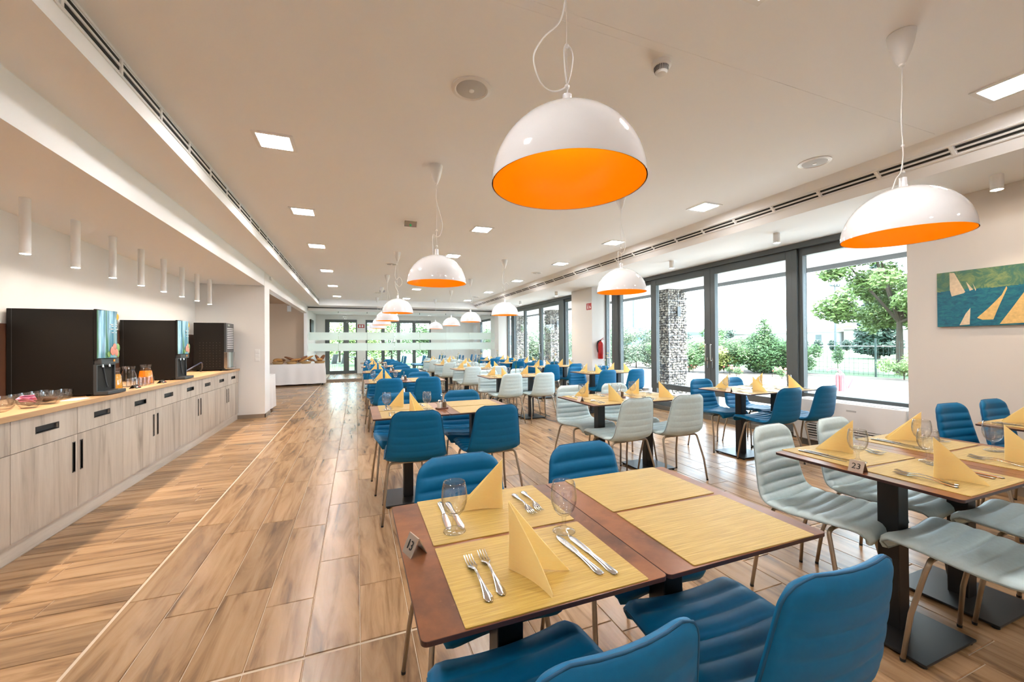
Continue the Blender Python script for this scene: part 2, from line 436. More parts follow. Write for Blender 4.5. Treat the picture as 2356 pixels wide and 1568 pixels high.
def S(name, mb, m): return struct(mb.build(name, m))
S('ceiling', MB().box(-1.16, 4.11, YB, 14.87, H, H+.1), 'ceiling')
S('trim_1', MB().box(XC-.02, -1.16, YB, YG, HS, H+.1), 'ceiling')                       # left bulkhead
S('trim_2', MB().prism([(4.11, H), (4.35, HS), (XW+.1, HS), (XW+.1, H+.1), (4.11, H+.1)], YB, YG, 'y'), 'ceiling')   # splayed window bulkhead
S('trim_3', MB().box(-1.16, 4.40, 14.87, YG, HS-.01, H+.1), 'ceiling')                  # beam before the partition
S('trim_4', MB().box(XC-.03, XC, YB, 8.45, HA, HS+.02).box(XL-.1, XC-.03, YB, 8.45, HA, HA+.06), 'ceiling')   # counter alcove soffit
S('wall_left', MB().box(XL-.15, XL, YB, 8.46, 0, H), 'wall')
S('wall_pier', MB().box(XL-.15, XC, 8.46, 8.90, 0, HS), 'wall')
S('trim_5', MB().box(XC-.14, XC, 8.90, 15.25, HA, HS), 'wall')                          # lintel over the niche
S('wall_niche', MB().box(-4.2, -4.1, 8.9, YG+.1, 0, 2.9).box(-4.1, -1.60, YG+.02, YG+.12, 0, 2.9), 'tan_wall')
S('trim_6', MB().box(XC-.10, XC-.01, 15.25, YG+.12, 0, HS), 'wall')                     # jamb beside the partition
S('ceiling_niche', MB().box(-4.2, XC-.14, 8.9, YG+.1, HN, HN+.06), 'tan_wall')
S('wall_back', MB().box(XL-.1, XP+.1, YB-.1, YB, 0, H), 'wall')
S('wall_right', MB().box(XP, XW+.35, YB, 2.335, 0, H), 'wall_shaded')
S('wall_pillar', MB().box(5.29, XW+.1, 8.29, 9.27, 0, HS), 'wall')
S('wall_pillar', MB().box(5.29, XW+.1, 15.10, YG+.45, 0, HS), 'wall')
S('baseboard_right', MB().box(XP-.012, XP, YB, 2.335, 0, .08), 'plinth_tile')
S('baseboard_pier', MB().box(-1.99, XC+.012, 8.448, 8.46, 0, .07).box(XC, XC+.012, 8.448, 8.90, 0, .07), 'plinth_tile')
S('baseboard_pillar', MB().box(5.278, 5.29, 8.278, 9.28, 0, .08).box(5.278, XW, 8.278, 8.29, 0, .08), 'plinth_tile')
# room beyond the partition
S('ceiling_far', MB().box(XC-.1, XW, YG, YE, HS, HS+.05), 'ceiling')
S('wall_far_left', MB().box(XC-.2, XC-.1, YG+.12, YE, 0, HS), 'wall')
S('wall_far', MB().box(XC-.1, -1.29, YE, YE+.12, 0, HS).box(.03, .40, YE, YE+.12, 0, HS).box(3.38, XW, YE, YE+.12, 0, HS).box(-1.29, .03, YE, YE+.12, 2.44, HS).box(.40, 3.38, YE, YE+.12, 2.44, HS), 'wall')
S('wall_far_right', MB().box(XW-.05, XW+.1, YG+.45, 17.2, 0, HS).box(XW-.05, XW+.1, 18.9, YE, 0, HS).box(XW-.05, XW+.1, 17.2, 18.9, 2.45, HS), 'wall')

# hatch outline on the ceiling
S('trim_7', MB().box(.2, 4.05, 1.640, 1.652, H-.0012, H).box(.2, 1.60, 1.690, 1.698, H-.001, H), 'ceiling')

# ---------------------------------------------------------------- windows on the terrace side
def frame_rect(mb, y0, y1, z0, z1, wl, wr, wb, wt, x0, x1):
    mb.box(x0, x1, y0, y0+wl, z0, z1).box(x0, x1, y1-wr, y1, z0, z1).box(x0, x1, y0+wl, y1-wr, z0, z0+wb).box(x0, x1, y0+wl, y1-wr, z1-wt, z1)
wn = [0]
def window(y0, y1, z0, z1, wl=.06, wr=.06, wb=.07, wt=.10, x0=XW-.03, x1=XW+.06, rail=None, kind='window'):
    wn[0] += 1; r = bpy.data.objects.new('%s_%d' % (kind, wn[0]), None); COL.objects.link(r); struct(r)
    f = MB(); frame_rect(f, y0, y1, z0, z1, wl, wr, wb, wt, x0, x1)
    xm = (x0+x1)/2; a, b = y0+wl, y1-wr
    if rail:
        f.box(x0, x1, a, b, rail, rail+.10)
        bx(xm-.005, xm+.005, a, b, z0+wb, rail).build('pane', 'window_glass', r); bx(xm-.005, xm+.005, a, b, rail+.10, z1-wt).build('pane', 'window_glass', r)
    else: bx(xm-.005, xm+.005, a, b, z0+wb, z1-wt).build('pane', 'window_glass', r)
    f.build('window_frame', 'frame', r, bevel=.004); return r
def handle(r, x, y, z):
    h = MB().box(x-.012, x, y-.014, y+.014, z-.13, z+.05); h.tube(smooth_path([(x, y, z), (x-.05, y, z), (x-.06, y, z+.02), (x-.06, y, z+.25), (x-.05, y, z+.27), (x-.01, y, z+.27)], 4), .010, 8)
    h.build('handle', 'steel_edge', r, smooth=True)
zt = HS-.075
window(2.335, 3.70, .55, zt, wr=.05)
window(3.77, 5.15, .07, zt, .09, .09, .10, .12, XW-.06, XW+.02, .40, 'door'); dn = bpy.data.objects['door_2']
handle(dn, XW-.06, 5.105, 1.0)
window(5.155, 6.62, .07, zt, .13, .14, .10, .12, XW-.06, XW+.02, .40, 'door'); handle(bpy.data.objects['door_3'], XW-.06, 5.21, 1.0)
window(6.62, 7.75, .07, zt, .05, .05, .30, .08)
window(7.98, 8.29, .07, zt, .05, .04, .12, .08)
S('trim_8', MB().box(XW-.07, XW+.10, 3.70, 3.765, 0, HS), 'frame')                         # post between window and door
S('trim_9', MB().lathe([(.10, 0), (.10, HS)], 24, (XW-.0, 7.865, 0)), 'frame')            # round post
S('trim_10', MB().box(XW-.10, XW+.10, 2.335, 8.29, zt, HS), 'frame')                      # header track
S('trim_11', MB().box(XW-.14, XW+.12, 3.77, 8.29, 0, .07), 'frame_sill')
S('wall_parapet', MB().box(XW-.08, XW+.12, 2.335, 3.72, 0, .55), 'wall')
window(9.27, 10.35, .07, zt, .05, .05, .1, .08)
window(10.55, 11.95, .07, zt, .10, .09, .10, .12, XW-.06, XW+.02, .40, 'door'); handle(bpy.data.objects['door_7'], XW-.06, 11.905, 1.0)
window(11.955, 13.35, .07, zt, .09, .12, .10, .12, XW-.06, XW+.02, .40, 'door'); handle(bpy.data.objects['door_8'], XW-.06, 12.0, 1.0)
window(13.35, 14.45, .07, zt, .05, .05, .3, .08)
window(14.6, 15.10, .07, zt, .05, .05, .1, .08)
S('trim_12', MB().box(XW-.07, XW+.10, 10.35, 10.55, 0, HS).box(XW-.07, XW+.10, 14.45, 14.6, 0, HS), 'frame')
S('trim_13', MB().box(XW-.10, XW+.10, 9.27, 15.10, zt, HS), 'frame')
S('trim_14', MB().box(XW-.14, XW+.12, 9.27, 15.10, 0, .07), 'frame_sill')
window(17.2, 18.9, .05, 2.45)
# far doors and windows (facing down the room)
def far_window(x0, x1, z0, z1, w, kind='window'):
    wn[0] += 1; r = bpy.data.objects.new('%s_%d' % (kind, wn[0]), None); COL.objects.link(r); struct(r)
    f = MB().box(x0, x0+w, YE-.02, YE+.06, z0, z1).box(x1-w, x1, YE-.02, YE+.06, z0, z1).box(x0+w, x1-w, YE-.02, YE+.06, z0, z0+.14).box(x0+w, x1-w, YE-.02, YE+.06, z1-.13, z1)
    f.build('window_frame', 'frame', r); bx(x0+w, x1-w, YE+.015, YE+.025, z0+.14, z1-.13).build('pane', 'window_glass', r); return r
far_window(-1.29, -.36, 0, 2.44, .18, 'door'); far_window(-.36, .03, 0, 2.44, .05)
for a, b in ((.40, 1.16), (1.16, 1.857), (1.857, 2.58), (2.58, 3.38)): far_window(a, b, 0, 2.44, .075)
# glass partition
gp = struct(bpy.data.objects.new('wall_glass_partition', None)); COL.objects.link(gp)
bx(XC, 5.29, YG-.05, YG+.05, 2.50, 2.60).build('header', 'white_metal', gp)
bx(XC, 5.29, YG-.055, YG+.05, 2.605, 2.63).build('top_track', 'slot_dark', gp)
bx(XC, 5.29, YG-.04, YG+.04, 2.632, HS-.01).build('top_rail', 'white_metal', gp)
bx(XC, 5.29, YG-.05, YG+.05, 0, .09).build('bottom_rail', 'plinth_tile', gp)
xs = [XC, -.594, .37, 1.336, 2.265, 3.27, 4.22, 5.13, 5.29]
zb = [.09, 1.087, 1.365, 1.476, 1.754, 2.50]
for a, b in zip(xs, xs[1:]):
    p = MB()
    for i in (0, 2, 4): p.box(a+.004, b-.004, YG-.006, YG+.006, zb[i], zb[i+1])
    p = p.build('pane', 'partition_glass', gp)
    for i in (1, 3): bx(a+.004, b-.004, YG-.006, YG+.006, zb[i], zb[i+1]).build('frosted_band', 'frosted_band', p)
    bx(b-.008, b+.008, YG-.012, YG+.012, 2.44, 2.56).build('patch_fitting', 'dark_grey', gp)
tag(gp, kind='structure')

# ---------------------------------------------------------------- ceiling fixtures
def row_word(i, n): return ('first', 'second', 'third', 'fourth', 'fifth', 'sixth', 'seventh', 'eighth')[i]
def downlight():
    t = thing('ceiling_light', 'x', 'light', group='recessed ceiling lights')
    f = MB()
    for a in ((-.135, .135, -.135, -.108), (-.135, .135, .108, .135), (-.135, -.108, -.108, .108), (.108, .135, -.108, .108)): f.box(*a, -.008, 0)
    f.build('frame', 'white_metal', t); bx(-.108, .108, -.108, .108, -.003, 0).build('diffuser', 'lamp_panel', t); return t
dl = downlight()
LY = [-1.15, 1.16, 3.47, 5.19, 6.93, 9.18, 11.5, 13.94]
for X, side in ((-.567, 'counter-side row'), (1.59, 'middle row'), (3.72, 'window-side row')):
    for i, y in enumerate(LY):
        dup(dl, (X, y, H), 0, 'lit square recessed ceiling light, %s from the glass wall in the %s' % (row_word(len(LY)-1-i, 8), side))
for X, y in ((-.3, 16.9), (1.6, 16.9), (3.3, 16.9), (1.6, 18.4)):
    dup(dl, (X, y, HS), 0, 'lit square recessed ceiling light behind the glass wall')
wipe(dl)
def speaker():
    t = thing('ceiling_speaker', 'x', 'speaker', group='round ceiling speakers')
    MB().lathe([(.12, 0), (.12, -.006), (.10, -.012), (.092, -.006)], 32).build('ring', 'white_metal', t, True); MB().lathe([(.092, -.006), (.07, -.011), (.02, -.013), (0, -.013)], 32).build('grille', 'grille', t, True)
    MB().lathe([(.017, -.012), (.015, -.018), (0, -.019)], 16).build('tweeter_cap', 'white_metal', t, True); return t
sp = speaker()
for x, y, l in ((.658, 2.34, 'round white ceiling speaker near the smoke detector'), (3.70, 2.27, 'round white ceiling speaker by the window bulkhead, far from the glass wall'),
                (.64, 8.03, 'round ceiling speaker behind the third pendant of the counter-side row'), (3.70, 8.0, 'round ceiling speaker by the window bulkhead at mid room'),
                (.60, 12.6, 'round ceiling speaker near the glass wall, counter side'), (3.70, 12.8, 'round ceiling speaker near the glass wall, window side')): dup(sp, (x, y, H), 0, l)
wipe(sp)
t = thing('smoke_detector', 'white round smoke detector with slotted skirt on ceiling', 'smoke detector', (1.58, 1.756, H))
MB().lathe([(.052, 0), (.052, -.022), (.046, -.026)], 28).build('base', 'white_metal', t, True); MB().lathe([(.036, -.024), (.034, -.052), (.026, -.062), (0, -.064)], 24).build('sensor_cap', 'white_metal', t, True)
v = MB()
for i in range(28):
    a = 2*PI*i/28; c, s = math.cos(a), math.sin(a); v.quad((.040*c-.0022*s, .040*s+.0022*c, -.026), (.040*c+.0022*s, .040*s-.0022*c, -.026), (.0345*c+.002*s, .0345*s-.002*c, -.052), (.0345*c-.002*s, .0345*s+.002*c, -.052))
v.build('vent_slots', 'slot_dark', t)
def exit_prism(x, y, l, z=H):
    t = thing('emergency_light', l, 'emergency light', (x, y, z), group='wedge emergency lights')
    MB().prism([(-.05, 0), (.05, 0), (.0, -.06)], -.075, .075, 'x').build('body', 'steel_edge', t); MB().blob((0, -.02, -.045), .014, 10, 6).build('lens', 'lens_green', t, True)
exit_prism(1.60, 2.31, 'silver wedge emergency light with green lens behind the nearest pendant of counter row')
exit_prism(.646, 5.19, 'silver wedge emergency light between two counter-row pendants'); exit_prism(.70, 12.0, 'silver wedge emergency light near the glass wall')
# pendants
def pendant():
    t = thing('pendant_lamp', 'x', 'lamp', group='dome pendant lamps')
    zr = 1.84-H; r, h = .25, .245
    out = [(r*math.cos(a), zr+h*math.sin(a)) for a in [PI/2*i/20 for i in range(20)]]+[(.022, zr+h)]
    inn = [(r*.985*math.cos(a), zr+.001+h*.982*math.sin(a)) for a in [PI/2*i/20 for i in range(20)]]+[(0, zr+h*.982)]
    MB().shell(out+[(.0, zr+h)], 64).build('shade', 'white_gloss', t, 'all')
    MB().shell(inn, 64).build('shade_lining', 'orange', t, 'all')
    MB().lathe([(.030, zr+h-.004), (.019, zr+h+.006), (.016, zr+h+.012), (.016, zr+h+.05), (.010, zr+h+.054), (0, zr+h+.054)], 20).build('neck', 'white_gloss', t, True)
    MB().lathe([(0, -.002), (.056, -.002), (.056, -.010), (.050, -.05), (.037, -.10), (.020, -.145), (.012, -.155), (.012, -.165), (0, -.165)], 28).build('canopy', 'white_metal', t, True)
    MB().lathe([(.0, zr+.235), (.02, zr+.235), (.02, zr+.215), (.013, zr+.21)], 16).build('lamp_holder', 'white_metal', t, True)
    MB().blob((0, 0, zr+.188), (.022, .022, .026), 14, 9).build('bulb', 'bulb', t, 'all')
    MB().tube([(0, 0, -.16), (0, 0, zr+h+.05)], .0014, 5).build('suspension_wire', 'cord_white', t)
    return t, zr+h
pl, zd = pendant()
def cable(kind, zd):
    if kind == 0: p = [(0, 0, -.165), (-.03, 0, -.25), (-.045, 0, -.40), (-.02, 0, -.46), (.03, 0, -.42), (.07, .01, -.46), (.075, .01, -.52), (.03, .01, -.575), (-.02, .01, -.54), (-.045, 0, -.50), (-.03, 0, -.60), (0, 0, -.66), (0, 0, zd+.05)]
    elif kind == 1: p = [(.004, 0, -.165), (0, 0, -.30), (-.01, 0, -.42), (.0, 0, -.56), (.002, 0, -.62), (-.02, .0, -.70), (-.06, 0, -.74), (-.09, .0, -.79), (-.105, .02, -.85)]
    elif kind == 2: p = [(.004, 0, -.165), (0, 0, -.35), (-.02, 0, -.48), (-.085, 0, -.56), (-.12, 0, -.63), (-.10, 0, -.70), (-.06, 0, -.726), (-.01, 0, -.705), (.012, 0, -.66), (.022, 0, -.60), (.015, 0, -.57), (0, 0, -.563), (-.01, 0, -.58), (-.008, 0, -.64), (0, 0, -.70), (0, 0, zd+.05)]
    else: p = [(.003, 0, -.165), (.0, 0, -.30), (.03, 0, -.42), (.05, 0, -.52), (.03, 0, -.60), (.0, 0, -.62), (-.03, 0, -.60), (-.035, 0, -.66), (-.03, 0, zd-.01)]
    return MB().tube(smooth_path(p, 6), .0026, 6)
PY = [1.16, 3.46, 6.96, 9.34, 11.45, 13.94]
for X, side in ((.652, 'counter'), (2.567, 'middle')):
    for i, y in enumerate(PY):
        n = len(PY)-1-i
        q = dup(pl, (X, y, H), random.uniform(-.3, .3) if i else 0, 'glossy white dome pendant with orange lining, %s from glass wall over the %s row' % (row_word(n, 6), side))
        k = 2 if (X < 1 and i == 0) else 1 if (X > 1 and i == 0) else (0, 3, 0, 3)[(i+int(X)) % 4]
        cable(k, zd).build('power_cable', 'cord_white', q, 'all')
        MB().blob((0, 0, zd+.078), .009, 8, 6).build('cable_clip', 'cord_white', q, True); MB().blob((0, 0, zd+.213), .008, 8, 6).build('cable_clip', 'cord_white', q, True)
wipe(pl)
# cylinder spots over the counter and at the windows
def spot(L, r, m):
    t = thing('ceiling_spot', 'x', 'light')
    MB().lathe([(r, 0), (r, -L), (r-.004, -L)], 24).build('housing', 'white_metal', t, True); MB().lathe([(r-.004, -L+.0005), (r-.004, -L-.001), (0, -L-.001)], 24).build('lens', m, t); return t
s1 = spot(.405, .030, 'lamp_spot')
for i in range(10):
    o = dup(s1, (-2.24, 3.99+(i-2)*.562, HA), 0, 'long white cylinder spotlight over the counter, %s from the pier' % (row_word(9-i, 9) if 9-i < 8 else ('ninth', 'tenth')[9-i-8]), 'cylinder spots over the counter')
    ld = bpy.data.lights.new('spot_beam', 'SPOT'); ld.energy = 15*LAMP; ld.color = (1, .82, .62); ld.spot_size = R(98); ld.spot_blend = .75; ld.shadow_soft_size = .022
    lo = bpy.data.objects.new('spot_beam', ld); COL.objects.link(lo); lo.parent = o; lo.location = (0, 0, -.412)
s2 = spot(.12, .038, 'lamp_small')
for i, y in enumerate((1.6, 3.43, 5.20, 7.0, 9.30, 11.75, 13.6)):
    o = dup(s2, (4.86, y, HS), 0, 'short white cylinder spotlight on the window soffit, %s from the glass wall' % row_word(6-i, 7), 'cylinder spots along the windows')
    ld = bpy.data.lights.new('spot_beam', 'SPOT'); ld.energy = 12*LAMP; ld.color = (1, .78, .55); ld.spot_size = R(80); ld.spot_blend = .7; ld.shadow_soft_size = .03
    lo = bpy.data.objects.new('spot_beam', ld); COL.objects.link(lo); lo.parent = o; lo.location = (0, 0, -.125)
wipe(s1); wipe(s2)
# linear slot diffusers
def diffuser(name, label, org, u, vdir, nrm, L):
    t = thing(name, label, 'air vent')
    org, u, vdir, nrm = map(Vector, (org, u, vdir, nrm))
    mtx = Matrix(((u.x, vdir.x, nrm.x, org.x), (u.y, vdir.y, nrm.y, org.y), (u.z, vdir.z, nrm.z, org.z), (0, 0, 0, 1)))
    f = MB().box(0, L, -.052, -.040, 0, .006).box(0, L, .040, .052, 0, .006).box(0, L, -.007, .007, 0, .006); f.xf(mtx).build('frame', 'white_metal', t)
    n = int(L/.46)
    for k in range(n):
        a, b = k*L/n+.02, (k+1)*L/n-.02
        for z0, z1 in ((-.028, -.011), (.011, .028)): bx(a, b, z0, z1, .0, .004).xf(mtx).build('slot', 'slot_dark', t)
        bx(b+.010, b+.030, -.040, .040, 0, .008).xf(mtx).build('divider', 'white_metal', t)
    return t
diffuser('linear_diffuser', 'long white twin-slot air diffuser along the counter-side bulkhead', (-1.159, .4, 2.80), (0, 1, 0), (0, 0, 1), (1, 0, 0), 14.4)
dv = Vector((4.35-4.11, 0, HS-H)).normalized()
nrm = Vector((dv.z, 0, -dv.x)).normalized()
diffuser('linear_diffuser', 'long twin-slot air diffuser along the window-side bulkhead', tuple(Vector((4.23, .2, (H+HS)/2))+nrm*.001), (0, 1, 0), tuple(-dv), tuple(nrm), 14.6)

# ---------------------------------------------------------------- counter
XF = -1.965
wt = bx(XL, XF+.02, 1.45, 8.455, .868, .905).build('worktop', 'worktop_wood', bevel=.002)
tag(wt, 'long wood-effect worktop on top of the buffet counter units', 'worktop')
tag(bx(XL+.2, -1.985, 1.45, 8.455, 0, .112).build('counter_plinth', 'plinth_wood'), 'pale wood plinth strip beneath the counter units', 'plinth')
cab = thing('base_cabinet', 'x', 'cabinet', group='counter base cabinets'); wU = 1.263
def recess_panel(y0, y1, z0, z1, hy0, hy1, hz0, hz1, name, parent, m='cabinet_wood'):
    p = MB().box(-.018, 0, y0, hy0, z0, z1).box(-.018, 0, hy1, y1, z0, z1).box(-.018, 0, hy0, hy1, z0, hz0).box(-.018, 0, hy0, hy1, hz1, z1)
    o = p.build(name, m, parent)
    h = MB().box(-.017, -.013, hy0, hy1, hz0, hz1)
    e = .006
    h.box(-.017, .002, hy0-e, hy0, hz0-e, hz1+e).box(-.017, .002, hy1, hy1+e, hz0-e, hz1+e).box(-.017, .002, hy0, hy1, hz0-e, hz0).box(-.017, .002, hy0, hy1, hz1, hz1+e)
    h.build('handle', 'black_metal', o); return o
bx(-.60, -.02, .002, wU-.002, .112, .867).build('body', 'cabinet_wood', cab)
hw = wU/2
for a in (0, hw): recess_panel(a+.002, a+hw-.002, .664, .864, a+hw/2-.105, a+hw/2+.105, .752, .787, 'drawer', cab)
recess_panel(.002, hw-.002, .116, .660, hw-.055, hw-.034, .391, .604, 'door', cab); recess_panel(hw+.002, wU-.002, .116, .660, hw+.034, hw+.055, .391, .604, 'door', cab)
for i in range(6):
    y = 3.382+(i-2)*wU
    if i < 1: continue
    dup(cab, (XF, y, 0), 0, 'pale oak two-door base cabinet with two drawers, %s from the pier' % row_word(5-i, 5))
wipe(cab)
tag(bx(XL+.002, XL+.02, 1.45, 8.455, .907, 1.505).build('splash_panel', 'splash_panel'), 'rust brown splash panel on the wall behind the machines', 'panel')
# drink machines (origin: front right-hand bottom corner of the side nearest the camera)
def drink_machine(y, label):
    t = thing('juice_dispenser', label, 'dispenser', (0, y, .905), group='black juice dispensers')
    bx(-2.575, -2.05, .0, .285, .012, .722).build('body', 'black_plastic', t, bevel=.004)
    MB().box(-2.545, -2.543, -.001, 0, .02, .72).build('side_seam', 'dark_grey', t)
    d = bx(-2.049, -2.028, .0, .285, .30, .728).build('door_frame', 'black_plastic', t, bevel=.003)
    pts = [(-2.028+.055*math.sin(PI*k/12)**.7, .004+.277*k/12) for k in range(13)]
    MB().prism(pts+[(-2.03, .281), (-2.03, .004)], .315, .72, 'z').build('display_panel', 'drink_panel', t, smooth=True)
    def on_panel(fy, z, rad, seg=10):
        k = fy; yy = .004+.277*k; xx = -2.028+.055*math.sin(PI*k)**.7
        return MB().blob((xx, yy, z), (.004, rad, rad), seg, 6)
    lab = on_panel(.70, .675, .028); lab.build('brand_label', 'yellow_label', t, True)
    for fy, z, r_, m in ((.42, .375, .040, 'fruit_pink'), (.60, .36, .034, 'fruit_pink'), (.50, .41, .030, 'fruit_pink'), (.28, .345, .026, 'leaf_print'), (.76, .40, .040, 'leaf_print'), (.80, .345, .03, 'leaf_print')):
        on_panel(fy, z, r_).build('printed_fruit', m, t, True)
    for z, w in ((.60, .05), (.585, .04), (.56, .055), (.53, .035)): bx(-1.980, -1.974, .14-w, .14+w, z, z+.006).build('printed_line', 'sign_white', t)
    bx(-2.05, -2.0, .01, .275, .262, .31).build('nozzle_bar', 'dark_grey', t, bevel=.004)
    bx(-2.0, -1.997, .18, .205, .280, .30).build('price_badge', 'orange_dot', t)
    fr = MB().box(-2.05, -2.03, 0, .016, .03, .262).box(-2.05, -2.03, .269, .285, .03, .262).box(-2.05, -2.03, .016, .269, .25, .262); fr.build('bay_frame', 'dark_grey', t)
    bx(-2.0495, -2.046, .016, .269, .03, .25).build('bay_back', 'slot_dark', t)
    for yy in (.09, .19): MB().tube([(-2.035, yy, .262), (-2.032, yy, .235)], .011, 10).build('nozzle', 'steel_edge', t, True)
    MB().tube([(-2.04, .12, .24), (-2.035, .15, .10), (-2.03, .16, .06)], .006, 6).build('hose', 'dark_grey', t)
    bx(-2.05, -1.955, .0, .285, .006, .034).build('drip_tray', 'dark_grey', t, bevel=.004)
    for x_ in (-2.53, -2.10):
        for y_ in (.04, .24): MB().lathe([(.015, 0), (.015, .012)], 10, (x_, y_, 0)).build('foot', 'black_rubber', t)
drink_machine(4.39, 'black juice dispenser with blue fruit display beside the stacked glass cups')
drink_machine(6.02, 'black juice dispenser with blue fruit display next to the coffee machine')
t = thing('coffee_machine', 'black coffee machine with striped button panel and dotted side vents', 'coffee machine', (0, 7.86, .905))
bx(-2.44, -2.03, 0, .44, .018, .785).build('body', 'black_plastic', t, bevel=.004)
bx(-2.029, -2.0, .0, .44, .30, .785).build('front_panel', 'dark_grey', t, bevel=.004)
for k in range(12): bx(-2.0, -1.996, .06, .40, .36+k*.030, .372+k*.030).build('button_strip', 'sign_white', t)
bx(-2.0, -1.996, .10, .20, .735, .765).build('screen', 'milk_panel', t)
bx(-2.03, -1.985, .0, .09, .04, .30).build('side_cheek', 'steel_edge', t); bx(-2.03, -1.985, .35, .44, .04, .30).build('side_cheek', 'steel_edge', t); bx(-2.029, -2.02, .09, .35, .04, .30).build('bay_back', 'milk_panel', t)
bx(-2.03, -1.96, .03, .41, .022, .042).build('drip_tray', 'steel_edge', t)
d = MB()
for i in range(7):
    for j in range(10): d.box(-2.36+i*.045, -2.352+i*.045, -.001, 0, .07+j*.043, .074+j*.043)
d.build('vent_dots', 'steel_edge', t)['kind'] = 'stuff'
for x_ in (-2.40, -2.08):
    for y_ in (.05, .39): MB().lathe([(.016, 0), (.016, .018)], 10, (x_, y_, 0)).build('foot', 'black_rubber', t)
tag(MB().tube(smooth_path([(-2.30, 6.40, .98), (-2.22, 6.7, .95), (-2.18, 7.1, 1.03), (-2.2, 7.4, 1.06), (-2.25, 7.6, .98), (-2.3, 7.7, .915)], 6), .009, 8).build('water_hose', 'blue_hose', smooth=True), 'dark blue hose looping between dispenser and coffee machine', 'hose')
# jugs
def jug(loc, juice, label, rz):
    t = thing('juice_jug', label, 'jug', loc, rz, group='glass jugs on the counter')
    P = [(.066, .004), (.068, .02), (.058, .12), (.044, .165), (.042, .178), (.050, .205)]
    MB().shell([(0, .002)]+P, 28).build('vessel', 'jug_glass', t, True)
    if juice: MB().lathe([(0, .006), (.064, .006), (.065, .02), (.0555, .12), (.051, .140), (0, .140)], 24).build('juice', juice, t, True)
    MB().tube(smooth_path([(-.047, 0, .195), (-.085, 0, .19), (-.092, 0, .14), (-.080, 0, .09), (-.063, 0, .07)], 5), .007, 8).build('handle', 'jug_glass', t, True)
    MB().lathe([(.046, .178), (.052, .206), (.050, .208), (.044, .18)], 24).build('lip', 'jug_glass', t, True)
jug((-2.18, 5.62, .905), 'juice_orange', 'glass jug of bright orange juice by the second dispenser', R(100))
jug((-2.20, 5.03, .905), 'juice_amber', 'glass jug of amber juice beside the first dispenser', R(100))
jug((-2.17, 5.24, .905), None, 'empty clear glass jug behind the amber juice', R(100))
def tumbler(): 
    return tag(MB().shell([(0, .004), (.026, .004), (.028, .006), (.033, .085), (.031, .085), (.026, .010), (0, .010)], 20).build('tumbler', 'goblet_glass', smooth=True), 'x', 'glass', 'tumblers between the jugs')
tb = tumbler()
k = 0
for j in range(4):
    for i in range(2): dup(tb, (-2.06-i*.075, 5.17+j*.082+.01*i, .905), 0, 'small clear tumbler in the cluster between two juice jugs')
wipe(tb)
for y_, l in ((5.02, 'small black tent card in front of the amber juice'), (5.60, 'small black tent card in front of the orange juice')):
    t = thing('drink_card', l, 'card', (-2.03, y_, .905)); MB().prism([(-.03, 0), (.0, .035), (.03, 0), (.028, 0), (0, .032), (-.028, 0)], -.05, .05, 'y').build('card', 'black_plastic', t)
    bx(.0215, .0225, -.03, .0, .008, .02).build('print', 'sign_white', t); bx(.0215, .0225, .01, .035, .008, .02).build('print', 'red', t)
# cups, bowl, dishes
def cup(loc, rz, label):
    t = thing('glass_cup', label, 'cup', loc, rz, group='glass cups by the first dispenser')
    MB().shell([(0, .005), (.028, .005), (.036, .012), (.043, .04), (.045, .075), (.043, .075), (.040, .04), (.033, .015), (0, .010)], 22).build('vessel', 'goblet_glass', t, True)
    MB().tube(smooth_path([(.044, 0, .062), (.072, 0, .062), (.078, 0, .04), (.066, 0, .02), (.040, 0, .022)], 5), .0055, 8).build('handle', 'goblet_glass', t, True)
k = 0
for i in range(5):
    for j in range(2):
        cup((-2.27+.10*j-.02*i*0, 3.86+i*.098+.03*j, .905), R(75+15*((i*3+j) % 4)), 'clear glass cup with handle in the group left of the first dispenser')
t = thing('sugar_bowl', 'clear glass bowl of pink sachets at the counter edge', 'bowl', (-2.07, 3.72, .905))
MB().shell([(0, .004), (.035, .004), (.055, .03), (.066, .065), (.063, .065), (.050, .030), (0, .012)], 24).build('vessel', 'jug_glass', t, True)
sc_ = MB()
for i in range(9): sc_.join(MB().box(-.03, .03, -.018, .018, -.002, .002).xf(Matrix.Translation((random.uniform(-.02, .02), random.uniform(-.02, .02), .05+i*.004)) @ Matrix.Rotation(random.uniform(0, 3), 4, 'Z') @ Matrix.Rotation(random.uniform(-.7, .7), 4, 'X')))
sc_.build('sachets', 'pink', t)['kind'] = 'stuff'
t = thing('tea_bowl', 'clear glass bowl of dark tea beside the pink sachets', 'bowl', (-2.10, 3.93, .905))
MB().shell([(0, .004), (.05, .004), (.062, .03), (.072, .062), (.070, .062), (.058, .030), (0, .010)], 24).build('vessel', 'jug_glass', t, True); MB().lathe([(0, .012), (.056, .03), (.062, .045), (0, .047)], 20).build('tea', 'tea', t, True)
for (y_, x_, l) in ((3.52, -2.12, 'round clear glass dish nearest the open end of counter'), (4.53, -2.04, 'flat clear glass dish just before the first drip tray'), (3.62, -2.35, 'clear glass fruit bowl behind the pink sachets')):
    tag(MB().shell([(0, .004), (.05, .004), (.075, .02), (.085, .04), (.082, .04), (.07, .022), (0, .010)], 26).build('glass_dish', 'jug_glass', smooth=True, loc=(x_, y_, .905)), l, 'dish')
tag(MB().prism(rrect(-.05, .05, -.09, .09, .01), 0, .004).build('paper_napkin', 'paper', loc=(-2.05, 4.16, .905)), 'white paper napkin lying on the counter below a fork', 'napkin')
